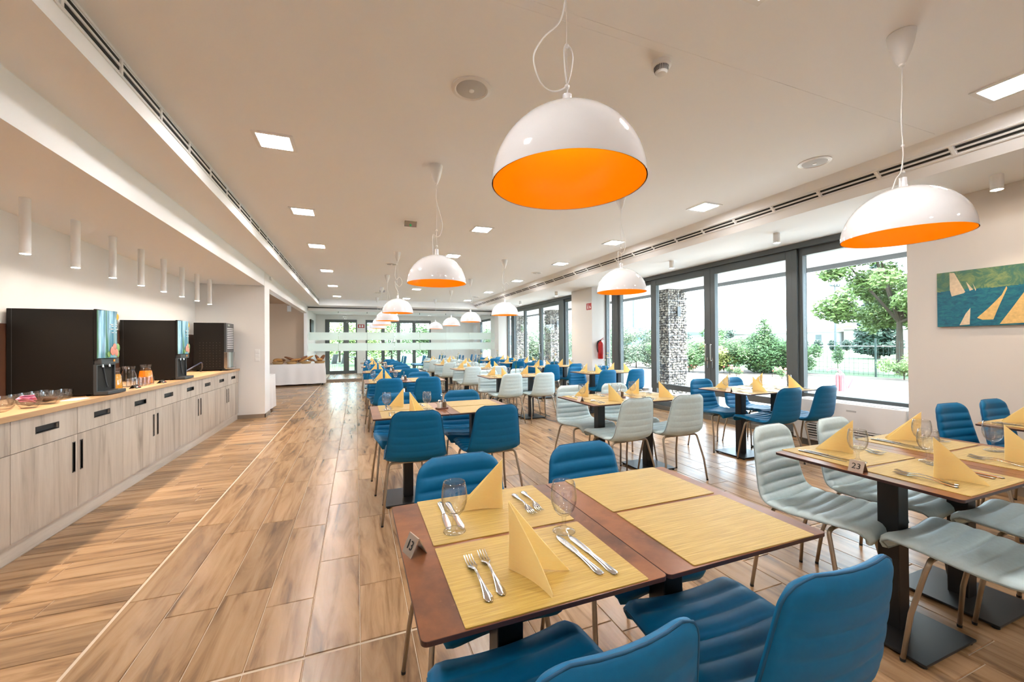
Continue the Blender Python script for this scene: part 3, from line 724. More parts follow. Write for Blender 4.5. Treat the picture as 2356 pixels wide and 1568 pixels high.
# light switch, sensor box
t = thing('light_switch', 'white triple light switch on the pier', 'switch', (-1.677, 8.46, 1.02))
bx(-.042, .042, -.008, 0, 0, .225).build('plate', 'white_metal', t, bevel=.003)
for k in range(3): bx(-.030, .030, -.014, -.008, .012+k*.07, .068+k*.07).build('rocker', 'white_metal', t, bevel=.003)
t = thing('wall_sensor', 'small white sensor box under the bulkhead above the pier', 'sensor', (XC+.001, 8.94, 2.58)); bx(0, .035, -.05, .05, 0, .06).build('body', 'white_metal', t, bevel=.006); bx(.035, .038, -.02, .02, .015, .035).build('eye', 'sign_white', t)

# ---------------------------------------------------------------- chairs
PROF = smooth_path([(.262, .424), (.268, .440), (.245, .456), (.16, .458), (.03, .448), (-.08, .442), (-.145, .450), (-.185, .478), (-.206, .525), (-.222, .60), (-.240, .70), (-.255, .79), (-.260, .832)], 14)
PROF = [Vector((0, p[0], p[1])) for p in [(q.x, q.y) for q in [Vector((a[0], a[1])) for a in PROF]]]
cum = [0]
for a, b in zip(PROF, PROF[1:]): cum.append(cum[-1]+(b-a).length)
LT = cum[-1]
def prof_at(s):
    s = max(0, min(LT, s)); i = 0
    while i < len(cum)-2 and cum[i+1] < s: i += 1
    t = (s-cum[i])/max(1e-9, cum[i+1]-cum[i]); p = PROF[i].lerp(PROF[i+1], t)
    j0, j1 = max(0, i-2), min(len(PROF)-1, i+3); d = (PROF[j1]-PROF[j0]).normalized()
    return p, Vector((0, -d.z, d.y))*-1          # point, normal on the sitter's side
S_BEND = .43
seams = [.085, .15, .215, .28, .345, .43]+[.43+(LT-.43-.075)*k/6 for k in range(1, 7)]
def half_w(s):
    if s < .40: w = .222+.012*min(1, s/.2)
    else: w = .234-(.234-.172)*((s-.40)/(LT-.40))**1.05
    wf = w
    for d, r in ((s+.003, .06), (LT-s+.002, .075)):
        if d < r: w -= r-math.sqrt(max(0, r*r-(r-d)**2))
    return w, wf
def shell_point(s, x, side):                      # x in -1..1, side +1 sitter side, -1 outside
    p, n = prof_at(s); w, wf = half_w(s)
    k = max(0, min(1, (s-.30)/.2)); curve = .016+.014*k
    if s < .1: curve += .006*(1-s/.1)
    c = p+n*(curve*(w*x/wf)**2)+Vector((w*x, 0, 0))
    e = min(1, (1-abs(x))*w/.035)
    es = min(1, min(s, LT-s)/.03)
    j = 0
    while j < len(seams) and seams[j] < s: j += 1
    a = seams[j-1] if j else -.03; b = seams[j] if j < len(seams) else LT+.03
    ph = (s-a)/(b-a); bul = math.sin(PI*max(0, min(1, ph)))**.5
    th = math.sqrt(max(0, e))*math.sqrt(max(0, es))
    if side > 0: return c+n*(.004+(.009+.0115*bul)*th)
    return c-n*(.004+(.010+.003*bul)*th)
def shell_part(s0, s1, nrow, ncol, open0, open1):
    mb = MB(); xs_ = [math.sin(PI/2*(-1+2*j/ncol))*.35+(-1+2*j/ncol)*.65 for j in range(ncol+1)]
    rows = []
    for i in range(nrow+1):
        s = s0+(s1-s0)*i/nrow
        rows.append([len(mb.v)+k for k in range(2*(ncol+1))])
        mb.v += [tuple(shell_point(s, x, 1)) for x in xs_]+[tuple(shell_point(s, x, -1)) for x in xs_[::-1]]
    m = 2*(ncol+1)
    for i in range(nrow):
        for k in range(m): k2 = (k+1) % m; mb.f.append([rows[i][k], rows[i][k2], rows[i+1][k2], rows[i+1][k]])
    for r, op in ((rows[0], open0), (rows[-1], open1)):
        if not op:
            for k in range(ncol): mb.f.append([r[k], r[k+1], r[m-2-k], r[m-1-k]])
    return mb
def rim_path(n):
    pts = []
    for i in range(n+1): pts.append(shell_point(LT*i/n, 1, -1))
    q = [pts[-1].lerp(shell_point(LT, -1, -1), t) for t in (.25, .5, .75)]
    top = [shell_point(LT, 1-2*t, -1) for t in (.2, .4, .6, .8)]
    left = [shell_point(LT*(n-i)/n, -1, -1) for i in range(n+1)]
    bot = [shell_point(0, -1+2*t, -1) for t in (.2, .4, .6, .8)]
    return pts+top+left+bot
def make_chair(fab, hi):
    t = thing('dining_chair', 'x', 'chair')
    nr = (52, 66) if hi else (26, 34); nc = 14 if hi else 8
    shell_part(0, S_BEND, nr[0], nc, False, True).build('seat', fab, t, 'all')
    shell_part(S_BEND, LT, nr[1], nc, True, False).build('backrest', fab, t, 'all')
    if hi: MB().tube(rim_path(40), .0032, 5, True).build('piping', fab+'_seam', t, 'all')
    for sx in (-1, 1):
        for fy, yt in ((-.205, -.125), (.20, .135)):
            p = [(sx*.245, fy, .006), (sx*.225, fy*.90, .20), (sx*.205, yt*1.05, .385), (sx*.198, yt, .412), (sx*.180, yt, .428), (sx*.14, yt, .431), (0, yt, .431)]
            path = [Vector(q) for q in p[:2]]+smooth_path(p[2:], 3 if hi else 2)
            l = MB().tube(path, [.0085]+[.0095]*(len(path)-1), 10 if hi else 6).build('leg', 'champagne', t, 'all')
            if hi: MB().lathe([(0, 0), (.009, 0), (.0095, .012), (0, .012)], 10, (sx*.245, fy, 0)).build('rubber_foot', 'black_rubber', l)
    return t
CH = {(f, h): make_chair(f, h) for f in ('teal_fabric', 'pale_fabric') for h in (0, 1)}

# ---------------------------------------------------------------- tables and their settings
TW, TD, TZ = .596, .69, .75
tb = thing('pedestal_table', 'x', 'table')
top = MB().prism(rrect(-TW/2+.0005, TW/2-.0005, -TD/2, TD/2, .014), TZ-.012, TZ).build('tabletop', ['rust_top', 'top_edge'], tb, bevel=.0015)
for p in top.data.polygons:
    if abs(p.normal.z) < .5: p.material_index = 1
MB().prism(rrect(-.04, .04, -.04, .04, .004, 2), .012, TZ-.025).build('column', 'black_metal', tb)
bx(-.15, .15, -.15, .15, TZ-.025, TZ-.012).build('mounting_plate', 'black_metal', tb)
bx(-.195, .195, -.195, .195, .012, .022).build('base_plate', 'black_metal', tb, bevel=.002)
for a in (-.175, .175):
    for b in (-.175, .175): MB().lathe([(0, 0), (.014, 0), (.014, .012), (0, .012)], 10, (a, b, 0)).build('glide', 'black_rubber', tb)
pm = tag(MB().prism(rrect(-.226, .226, -.168, .168, .004, 2), 0, .0025).build('placemat', 'mat_weave'), 'x', 'placemat', 'yellow woven placemats')
def napkin_mesh(spread, L=.150, Hn=.165):
    mb = MB()
    for sgn in (-1, 1):
        n = 8; rows = []
        for off in (0, .0035):
            row = []
            for i in range(n+1):
                t = i/n; a = R(spread)*sgn*(1+.35*t*t); dx = L*t*math.cos(a*.9); dy = L*t*math.sin(a)+off*sgn
                z1 = Hn*(1-t)+.004; z0 = .004*math.sin(PI*t)
                row.append(((dx, dy, z0), (dx*.985+.002, dy*.96, (z0+z1)/2), (dx, dy*.9, max(z1, z0+.002))))
            rows.append(row)
        b = len(mb.v)
        for row in rows:
            for c3 in row: mb.v += list(c3)
        N = 3*(n+1)
        for i in range(n):
            for k in range(2):
                q = [b+i*3+k, b+(i+1)*3+k, b+(i+1)*3+k+1, b+i*3+k+1]; mb.f.append(q); mb.f.append([x_+N for x_ in q][::-1])
            mb.f.append([b+i*3+2, b+(i+1)*3+2, b+N+(i+1)*3+2, b+N+i*3+2]); mb.f.append([b+N+i*3, b+N+(i+1)*3, b+(i+1)*3, b+i*3])
    return mb
nk = [tag(napkin_mesh(s).build('napkin', 'napkin', smooth=True), 'x', 'napkin', 'folded yellow napkins') for s in (9, 17)]
gprof = [(0, .002), (.030, .002), (.0345, .004), (.030, .007), (.014, .012), (.0065, .020), (.0055, .040), (.008, .050), (.020, .056), (.031, .070), (.0375, .090), (.039, .108), (.0365, .135), (.0325, .152)]
gin = [(.0318, .152), (.0355, .134), (.0378, .107), (.036, .089), (.029, .070), (.016, .0595), (0, .057)]
gb = thing('goblet', 'x', 'glass', group='stemmed goblets')
MB().shell(gprof[:8], 24).build('stem_and_foot', 'goblet_glass', gb, 'all'); MB().shell(gprof[7:]+gin, 28).build('bowl', 'goblet_glass', gb, 'all')
def loft(stations, n=8):                          # (y, half width, half thickness, z)
    mb = MB()
    for y_, w, h, z in stations:
        mb.v += [(w*math.cos(2*PI*k/n), y_, z+h*math.sin(2*PI*k/n)) for k in range(n)]
    m = len(stations)
    for i in range(m-1):
        for k in range(n): k2 = (k+1) % n; mb.f.append([i*n+k, i*n+k2, (i+1)*n+k2, (i+1)*n+k])
    mb.f.append(list(range(n))); mb.f.append([(m-1)*n+k for k in range(n)]); return mb
fk = thing('fork', 'x', 'fork', group='steel forks')
loft([(-.100, .003, .0015, .0035), (-.096, .0085, .0018, .0035), (-.082, .0105, .0018, .0035), (-.062, .0075, .0018, .005), (-.03, .0042, .0018, .0085), (.0, .0032, .0018, .011), (.022, .0036, .0018, .011), (.035, .0085, .0013, .009), (.045, .0122, .0011, .0065), (.054, .0122, .0010, .0045)]).build('handle', 'chrome', fk, True)
for k in range(4): MB().tube([(-.0102+k*.0068, .050, .005), (-.0102+k*.0068, .072, .0035), (-.0098+k*.0066, .098, .0085)], [.0018, .0015, .0008], 5).build('tine', 'chrome', fk, True)
kn = thing('knife', 'x', 'knife', group='steel knives')
loft([(-.110, .003, .002, .003), (-.106, .009, .0028, .003), (-.09, .0105, .003, .003), (-.06, .0078, .003, .0032), (-.02, .0065, .003, .0032), (-.002, .0068, .0032, .0032)]).build('handle', 'chrome', kn, True)
loft([(-.002, .0065, .002, .0032), (.01, .009, .0012, .003), (.05, .0102, .0009, .0025), (.085, .0098, .0008, .0022), (.104, .0055, .0007, .002), (.110, .001, .0006, .002)]).build('blade', 'steel_edge', kn, True)
def tent(num, loc, rz, label):
    t = thing('table_number', label, 'table number', loc, rz, group='metal table numbers')
    a = [(-.024, 0), (-.0015, .046), (.0015, .046), (.024, 0), (.0225, 0), (0, .0435), (-.0225, 0)]
    MB().prism(a, -.027, .027, 'x').build('plate', 'tent_metal', t); sl = math.atan2(.046, .0225)
    for sg in (-1, 1) if num else ():
        m = Matrix.Rotation(PI if sg > 0 else 0, 4, 'Z') @ Matrix.Translation((0, -.0132, .0228)) @ Matrix.Rotation(sl, 4, 'X')
        text_mesh(num, .034, 'ink', 'numerals', t, m @ Matrix.Translation((0, 0, .0006)))
def caddy():
    t = thing('condiment_caddy', 'x', 'condiments', group='condiment caddies')
    MB().prism(rrect(-.05, .05, -.035, .035, .012, 3), 0, .012).build('tray', 'caddy_wood', t)
    MB().tube([(0, 0, .01), (0, 0, .115)], .0025, 6).build('rod', 'chrome', t); MB().tube([(0, .012*math.cos(2*PI*k/12), .125+.012*math.sin(2*PI*k/12)) for k in range(12)], .002, 5, True).build('ring', 'chrome', t)
    for x_, m in ((-.026, 'salt'), (.026, 'pepper')):
        b = MB().lathe([(0, .012), (.017, .012), (.018, .05), (.012, .062), (0, .062)], 14, (x_, 0, 0)).build('shaker', m, t, True); MB().lathe([(.013, .060), (.013, .074), (.008, .080), (0, .080)], 14, (x_, 0, 0)).build('cap', 'chrome', b, True)
    MB().lathe([(0, .012), (.012, .012), (.012, .05), (0, .05)], 10, (0, .024, 0)).build('toothpick_pot', 'sign_white', t, True); return t
cd_ = caddy()
def vase(loc, rz, label, seed):
    t = thing('flower_vase', label, 'vase', loc, rz, group='bud vases with flowers'); r_ = random.Random(seed)
    MB().shell([(0, .004), (.022, .004), (.024, .02), (.012, .07), (.010, .11), (.014, .13), (.012, .13), (.008, .11), (.010, .07), (.020, .02), (0, .012)], 16).build('vessel', 'goblet_glass', t, True)
    for k in range(3):
        a = r_.uniform(0, 6.28); tip = Vector((.045*math.cos(a), .045*math.sin(a), .25+.05*k))
        s = MB().tube(smooth_path([(0, 0, .03), (.004*math.cos(a), .004*math.sin(a), .13), tuple(tip*.75+Vector((0, 0, .05))), tuple(tip)], 3), .002, 5).build('flower_stem', 'stem_green', t)
        for j in range(2):
            c = tip+Vector((r_.uniform(-.025, .025), r_.uniform(-.025, .025), r_.uniform(-.04, .02))); b = MB()
            for p in range(5):
                an = p*1.257+j; b.blob(c+Vector((.012*math.cos(an), .012*math.sin(an), 0)), (.013, .013, .005), 6, 4)
            b.build('blossom', 'petal' if (seed+k) % 3 else 'petal_yellow', s, True)
        lf = MB().quad((0, 0, .10), (.018*math.cos(a+1), .018*math.sin(a+1), .15), (.03*math.cos(a+1), .03*math.sin(a+1), .20), (.006*math.cos(a+2), .006*math.sin(a+2), .15)); lf.build('leaf', 'stem_green', s)

CNAME = ('counter-row', 'middle-row', 'window-row')
ROWY = [[.778, 3.21, 6.20, 8.48, 10.55, 12.6], [.749, 3.11, 6.21, 8.46, 10.6, 12.7], [.715, 3.08, 6.26, 8.43, 10.55, 12.65]]
COLX = [.112, 2.005, 3.91]
FABS = ['teal_fabric', 'pale_fabric', 'teal_fabric']
rj = random.Random(21)
def tname(c, r):
    return '%s %s table from glass wall' % (row_word(5-r, 6), CNAME[c])
for c in range(3):
    for r in range(6):
        x0, y0 = COLX[c], ROWY[c][r]
        if (c, r) == (1, 1): x0 = 1.985
        tn = tname(c, r); near = r < 2
        for half in (0, 1):
            hn = ('counter', 'window')[half]; cx = x0+TW*(half+.5)+half*.001; cyy = y0+TD/2
            dup(tb, (cx, cyy, 0), 0, 'rust brown pedestal table, %s half of %s' % (hn, tn), 'pairs of pedestal tables')
            for far in (0, 1):
                sd_ = ('facing glass wall', 'back to glass wall')[far]
                cjx, cjy, cjr = rj.uniform(-.025, .025), rj.uniform(-.03, .02), rj.uniform(-5, 5)
                chy = (y0+.02+cjy) if not far else (y0+TD-.02-cjy); rz = R(cjr)+(PI if far else 0)
                if (c, r) == (0, 0): chy += (0, .02)[far]; cjx = (0 if not far else .015); cjr = 0; rz = (R(-2) if half else R(3)) if not far else PI+R(3); chy += {(0, 0): -.010, (1, 0): .018}.get((half, far), 0); cjx += -.01 if (half, far) == (0, 0) else 0
                if (c, r, half, far) == (1, 0, 0, 1): rz = PI+R(7); chy = 1.385; cjx = -.05
                if (c, r, half, far) == (1, 0, 1, 1): rz = PI+R(4); cjx = -.10; chy = 1.385
                if (c, r) == (1, 0) and not far: chy = .775; rz = R(2); cjx = (.04, .02)[half]
                fab = FABS[c]; cn = ('teal', 'pale grey')[fab == 'pale_fabric']
                dup(CH[(fab, 1 if r < 2 else 0)], (cx+cjx, chy, 0), rz, '%s ribbed chair %s, %s half, %s' % (cn, sd_, hn, tn), '%s ribbed dining chairs' % cn)
                # place setting
                my = y0+.172+.005 if not far else y0+TD-.172+.012
                mx = cx+(-.005 if half == 0 else .01)
                if (c, r) == (0, 0): my = (y0+.172, y0+TD-.165)[far]; mx = cx+(.016, .02)[half]
                wh = '%s half, seat %s, %s' % (hn, ('facing glass wall', 'beneath glass wall')[0] if not far else 'backing glass wall', tn)
                mrot = R(rj.uniform(-1.5, 1.5)) if (c, r) != (0, 0) else (R(-1) if (half, far) == (1, 0) else 0)
                dup(pm, (mx, my, TZ), mrot, 'yellow woven placemat, %s' % wh)
                if c == 0 and half == 1: continue
                fl = -1 if not far else 1                         # toward the diner
                zz = TZ+.0025
                # napkin
                if (c, r) == (0, 0):
                    nl, nr_ = ((.357, .950), R(-49)) if not far else ((.468, 1.304), R(158))
                    o = dup(nk[1 if not far else 0], (*nl, zz), nr_, 'folded yellow napkin, %s' % wh)
                else:
                    nx, ny, nrz = mx+rj.uniform(-.02, .03), my-.02*fl, R((-50 if not far else 118)+rj.uniform(-10, 10))
                    if (c, r) == (1, 0): nrz = R(-51) if not far else R((103, 122)[half]); nx, ny = (2.213+.60*half, .914) if not far else (2.32+.61*half, 1.258)
                    if r > 1: nrz = R((-50 if not far else 120)+rj.uniform(-20, 20))
                    dup(nk[rj.randint(0, 1)], (nx, ny, zz), nrz, 'folded yellow napkin, %s' % wh)
                # goblet
                gx_, gy_ = (mx+.165*(1 if not far else -1), my+.135*(1 if not far else -1))
                if (c, r) == (0, 0): gx_, gy_ = ((.578, 1.069), (.273, 1.193))[far]
                if (c, r) == (1, 0): gx_, gy_ = [[(2.474, 1.040), (2.18, 1.164)], [(3.013, 1.017), (2.75, 1.18)]][half][far]
                dup(gb, (gx_, gy_, zz), 0, 'clear stemmed goblet, %s' % wh)
                # cutlery
                if r < 3:
                    for q, (proto, nm, sx_) in enumerate(((fk, 'outer fork', -.155), (fk, 'inner fork', -.118), (kn, 'inner knife', .125), (kn, 'outer knife', .158))):
                        sg = 1 if not far else -1
                        px_, py_ = mx+sx_*sg, my+(.0 if q < 2 else -.005)*sg
                        if (c, r) == (0, 0) and not far: px_ += .03*0
                        dup(proto, (px_, py_-.012*sg+(.012*sg if q in (1, 2) else 0), zz), (0 if not far else PI)+R(rj.uniform(-4, 4)), 'steel %s, %s' % (nm, wh))
        if c == 0 and r > 0 or c > 0 and r == 1:
            dup(cd_, (x0+TW*(.98 if c == 0 else .93), y0+TD*(.42 if c == 0 else .5), TZ), R(20), 'salt and pepper caddy on %s' % tn)
        elif r >= 2: vase((x0+TW*1.02, y0+TD*.5, TZ), rj.uniform(0, 6), 'bud vase of flowers on %s' % tn, c*7+r)
tent('13', (.146, 1.125, TZ), R(-72), 'metal tent reading 13 on the sixth counter-row table')
tent('23', (2.04, 1.090, TZ), R(-84), 'metal tent reading 23 on the sixth middle-row table')
tent('', (2.03, 3.40, TZ), R(-80), 'dark table number tent at counter edge of fifth middle row table')
tent('', (3.95, 3.36, TZ), R(-80), 'table number tent at counter edge of fifth window row table')
# chairs beyond the glass wall
far_spots = [(1.60, 16.45, 84), (1.62, 17.0, 86), (1.60, 17.55, 82), (2.45, 16.5, 80), (2.45, 17.05, 84), (2.47, 17.6, 82), (3.20, 16.6, 82), (3.22, 17.15, 80), (3.95, 16.5, 82), (3.95, 17.05, 84), (4.65, 16.55, 80), (4.68, 17.1, 82), (4.65, 17.65, 82), (3.2, 17.7, 82)]
for x_, y_, a in far_spots: dup(CH[('teal_fabric', 0)], (x_, y_, 0), R(a), 'teal ribbed chair in the rows behind the glass wall', 'chairs behind the glass wall')
for t_ in list(CH.values())+[tb, gb, fk, kn, cd_]: wipe(t_)
for o in [pm]+nk: bpy.data.objects.remove(o)

# ---------------------------------------------------------------- wall pieces
t = thing('fire_extinguisher', 'red fire extinguisher hung on the window pillar', 'extinguisher', (5.47, 8.205, .93))
MB().lathe([(0, 0), (.060, 0), (.066, .012), (.066, .33), (.058, .37), (.03, .405), (.02, .415), (.02, .43), (0, .43)], 28).build('cylinder', 'red', t, True)
MB().lathe([(.0665, .12), (.0668, .12), (.0668, .27), (.0665, .27)], 28).build('instruction_label', 'sign_red', t)
MB().lathe([(.019, .425), (.019, .455), (0, .455)], 14).build('valve', 'black_plastic', t, True)
MB().tube([(0, 0, .452), (.0, -.03, .465), (.02, -.09, .500)], .008, 6).tube([(0, 0, .445), (.02, -.06, .455), (.03, -.10, .462)], .006, 6).build('lever', 'red', t)
MB().tube(smooth_path([(-.015, 0, .44), (-.07, 0, .42), (-.098, 0, .36), (-.094, 0, .24), (-.078, 0, .16)], 5), .011, 8).build('hose', 'black_rubber', t, True)
bx(-.03, .03, .06, .083, .30, .42).build('bracket', 'black_metal', t)
t = thing('extinguisher_sign', 'red square fire extinguisher sign on the pillar', 'sign', (5.29, 8.42, 2.12))
bx(-.004, 0, -.11, .11, 0, .16).build('plate', 'sign_red', t)
MB().box(-.0055, -.004, .025, .06, .02, .09).box(-.0055, -.004, .034, .05, .09, .135).build('extinguisher_symbol', 'sign_white', t)
MB().prism([(-.075, .03), (-.02, .03), (-.035, .055), (-.025, .075), (-.045, .105), (-.06, .075), (-.08, .06)], -.0055, -.004, 'x').build('flame_symbol', 'sign_white', t)
t = thing('extinguisher_sign', 'red fire extinguisher sign on the wall behind the glass partition', 'sign', (.21, YE, 2.07)); bx(-.14, .14, -.006, 0, 0, .16).build('plate', 'sign_red', t); MB().box(-.09, -.02, -.008, -.006, .03, .13).box(.02, .09, -.008, -.006, .03, .13).build('symbols', 'sign_white', t)
# painting
t = thing('painting', 'unframed canvas painting of pale sails on teal water', 'painting', (XP-.002, 1.55, 1.70))
bx(-.025, 0, -.55, .55, -.255, .255).build('canvas', 'painting', t)
SAILS = [([(2.012, 1.945), (1.981, 1.943), (1.91, 1.758), (1.919, 1.747), (1.999, 1.725), (2.011, 1.786)], 'sail'), ([(1.903, 1.848), (1.859, 1.773), (1.881, 1.764)], 'sail'), ([(1.861, 1.827), (1.841, 1.771), (1.845, 1.759)], 'sail'),
         ([(1.661, 1.776), (1.656, 1.758), (1.705, 1.609), (1.739, 1.496), (1.804, 1.497), (1.837, 1.516), (1.763, 1.603), (1.688, 1.705)], 'sail_gold'), ([(1.878, 1.609), (1.884, 1.459), (1.95, 1.453), (1.908, 1.56)], 'sail'),
         ([(1.53, 1.78), (1.50, 1.70), (1.53, 1.46), (1.702, 1.455), (1.637, 1.575), (1.592, 1.661)], 'sail_gold')]
for P, m in SAILS: MB().prism([(y_-1.55, z_-1.70) for y_, z_ in P], -.0265, -.025, 'x').build('painted_sail', m, t)
# fan coil under the window
t = thing('fan_coil_unit', 'white floor fan coil unit with lower grille under the window', 'heater', (5.32, 2.40, 0))
f = MB().box(0, .29, 0, 1.16, .30, .585).box(0, .29, 0, .14, .085, .30).box(0, .29, .995, 1.16, .085, .30).box(0, .29, .14, .995, .085, .11)
f.build('casing', 'white_metal', t, bevel=.006)
bx(.03, .035, .14, .995, .11, .30).build('grille_back', 'slot_dark', t)
for k in range(6): bx(.0, .016, .14, .995, .118+k*.031, .134+k*.031).build('slat', 'white_metal', t)
bx(.03, .25, .05, 1.11, .0, .085).build('recess_base', 'frame_sill', t); bx(.04, .26, .1, 1.06, .585, .590).build('top_grille', 'grille', t)
bx(-.002, 0, .45, .55, .495, .515).build('badge', 'grille', t)
t = thing('bin', 'small white metal bin beside the sliding door', 'bin', (5.35, 6.45, 0)); MB().lathe([(0, 0), (.10, 0), (.115, .42), (.108, .42), (.095, .01), (0, .01)], 20).build('body', 'white_metal', t, True); MB().lathe([(.113, .40), (.119, .40), (.119, .42), (.113, .42)], 20).build('rim', 'steel_edge', t)
t = thing('floor_box', 'square floor socket box in the aisle under the counter row', 'socket', (.66, 4.75, 0)); bx(-.07, .07, -.12, .12, 0, .003).build('lid', 'steel_edge', t); bx(-.05, .05, -.10, .10, .003, .005).build('inlay', 'plinth_tile', t)
# buffet tables in the niche
def draped(name, x0, x1, y0, y1, z, label, seed, rz=0):
    r_ = random.Random(seed); t = thing(name, label, 'table', ((x0+x1)/2, (y0+y1)/2, 0), rz)
    hx, hy = (x1-x0)/2, (y1-y0)/2
    bx(-hx+.03, hx-.03, -hy+.03, hy-.03, z-.03, z-.004).build('tabletop', 'worktop_wood', t)
    for a in (-1, 1):
        for b in (-1, 1): bx(a*(hx-.08)-.02, a*(hx-.08)+.02, b*(hy-.08)-.02, b*(hy-.08)+.02, 0, z-.03).build('leg', 'black_metal', t)
    mb = MB(); n = 44; per = []
    pts = rrect(-hx, hx, -hy, hy, .03, 4); L = []
    for i, p in enumerate(pts):
        q = pts[(i+1) % len(pts)]; d = math.dist(p, q); k = max(1, int(d/.05))
        L += [(p[0]+(q[0]-p[0])*j/k, p[1]+(q[1]-p[1])*j/k) for j in range(k)]
    N = len(L); zs = [z, z-.01, z-.2, z-.45, .06]
    for zi, zz in enumerate(zs):
        for i, p in enumerate(L):
            w = 1+(.0 if zi < 2 else (.018*math.sin(i*.9+seed)+.012*math.sin(i*.37))*zi/4+.02*zi/4)
            mb.v.append((p[0]*w, p[1]*w, zz+(.004*math.sin(i*.7) if zi == 4 else 0)))
    for zi in range(4):
        for i in range(N): j = (i+1) % N; mb.f.append([zi*N+i, zi*N+j, (zi+1)*N+j, (zi+1)*N+i])
    mb.f.append(list(range(N)))
    mb.build('tablecloth', 'cloth', t, True); return t
draped('buffet_table', -2.75, -.99, 14.42, 15.25, .70, 'long buffet table under a white cloth at the glass wall', 3, R(5))
draped('buffet_table', -2.5, XC-.02, 8.93, 9.62, .72, 'small table under a white cloth behind the pier', 5)
def basket(x, y, z, r, label, n, dark):
    t = thing('bread_basket', label, 'basket', (x, y, z), group='bread baskets on the buffet'); MB().shell([(0, .004), (r*.8, .004), (r, .07), (r*.97, .075), (r*.78, .012), (0, .012)], 20).build('basket', 'wicker', t, True)
def loaf(x, y, z, L, r, rz, ry, dark, label):
    o = MB().blob((0, 0, 0), (L/2, r, r*.85), 12, 8, .06); o.build
    q = o.build('bread_loaf', 'bread_dark' if dark else 'bread', smooth='all', loc=(x, y, z)); q.rotation_euler = (0, R(ry), R(rz)); tag(q, label, 'bread', 'loaves on the buffet')
rb = random.Random(2)
for i, (x_, y_) in enumerate(((-2.35, 14.75), (-1.95, 14.7), (-1.55, 14.75), (-1.15, 14.85))): basket(x_, y_, .70, .17, 'round wicker basket of bread on the long buffet table', 5, 0)
for x_, y_, L, r, rz, ry, dk, l in ((-2.32, 14.75, .26, .06, 20, 10, 0, 'golden loaf in the basket farthest from glass wall'), (-2.42, 14.72, .22, .055, 70, -12, 0, 'short golden loaf leaning in a basket'), (-2.22, 14.8, .2, .05, -40, 8, 1, 'dark crusted loaf lying in a basket'),
        (-1.98, 14.72, .42, .045, 8, 22, 1, 'long dark baguette sloping over a basket'), (-1.85, 14.68, .34, .045, -6, -12, 0, 'long golden baguette across a basket'), (-1.64, 14.74, .34, .055, 12, -34, 1, 'dark loaf standing steeply in a basket'), (-1.52, 14.72, .46, .045, 6, -26, 0, 'long golden baguette pointing upward'),
        (-1.42, 14.78, .30, .05, -8, 18, 1, 'dark loaf by the upright baguette'), (-1.20, 14.84, .30, .06, 0, 58, 1, 'dark loaf standing upright in the end basket'), (-1.08, 14.86, .30, .065, 0, -56, 1, 'second dark loaf upright in the end basket'), (-1.14, 14.78, .2, .05, 10, 6, 0, 'golden roll in front of the upright loaves')):
    loaf(x_, y_, .83 if abs(ry) < 20 else .86, L, r, rz, ry, dk, l)
t = thing('emergency_sign', 'white box emergency sign on the niche wall', 'sign', (-2.14, YG+.02, 2.46)); bx(-.06, .06, -.05, 0, 0, .2).build('housing', 'white_metal', t, bevel=.005); bx(-.05, .05, -.052, -.05, .02, .18).build('face', 'sign_white', t)
t = thing('wall_screen', 'black flat screen on the wall behind the partition', 'screen', (XC-.10, 17.6, 1.75)); bx(0, .05, -.5, .5, -.05, .55).build('panel', 'black_plastic', t, bevel=.004); bx(.02, .05, -.1, .1, -.1, -.05).build('mount', 'dark_grey', t)

# ---------------------------------------------------------------- outdoors
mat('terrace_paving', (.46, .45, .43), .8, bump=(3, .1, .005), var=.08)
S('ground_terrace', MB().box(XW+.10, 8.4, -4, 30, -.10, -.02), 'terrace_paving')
S('ground_gravel', MB().box(8.4, 10.6, -4, 40, -.12, -.03), 'gravel')
S('ground_path', MB().box(10.6, 13.6, -6, 45, -.12, -.02), 'paving')
S('ground_bed', MB().box(13.6, 17.9, -8, 60, -.12, -.03), 'soil')
S('ground_lawn', MB().box(17.9, 130, -40, 140, -.14, -.05).box(-20, 8.4, 22.4, 140, -.14, -.05).box(8.4, 17.9, 45, 140, -.14, -.06), 'lawn')
S('ground_entry', MB().box(-12, XW+.1, -22, YB-.1, -.1, -.02).box(XW+.1, 8.4, -22, -4, -.1, -.02), 'paving')
S('ground_rear_terrace', MB().box(-8, XW+.1, YE+.12, 22.4, -.1, -.02), 'paving')
S('ceiling_terrace', MB().box(XW+.10, 7.88, YB-.1, YE+2.4, 2.68, 2.98).box(-5, XW+.1, YE+.12, YE+2.4, 2.62, 2.98), 'soffit_ext')
S('trim_15', MB().box(7.88, 7.92, YB-.1, YE+2.4, 2.60, 3.02).box(-5, 7.92, YE+2.4, YE+2.44, 2.60, 3.02), 'fascia')
S('roof', MB().box(-5, 7.92, YB-.1, YE+2.44, 3.02, 3.10), 'fascia')
for i, y_ in enumerate((3.6, 5.6, 7.2, 10.6, 13.2)):
    t = thing('terrace_light', 'lit round downlight in the terrace soffit outside the windows', 'light', (7.2, y_, 2.68), group='terrace soffit downlights')
    MB().lathe([(.085, 0), (.085, -.006), (.07, -.008), (.07, -.002)], 20).build('ring', 'white_metal', t); MB().lathe([(.07, -.002), (0, -.002)], 20).build('lens', 'lamp_small', t)
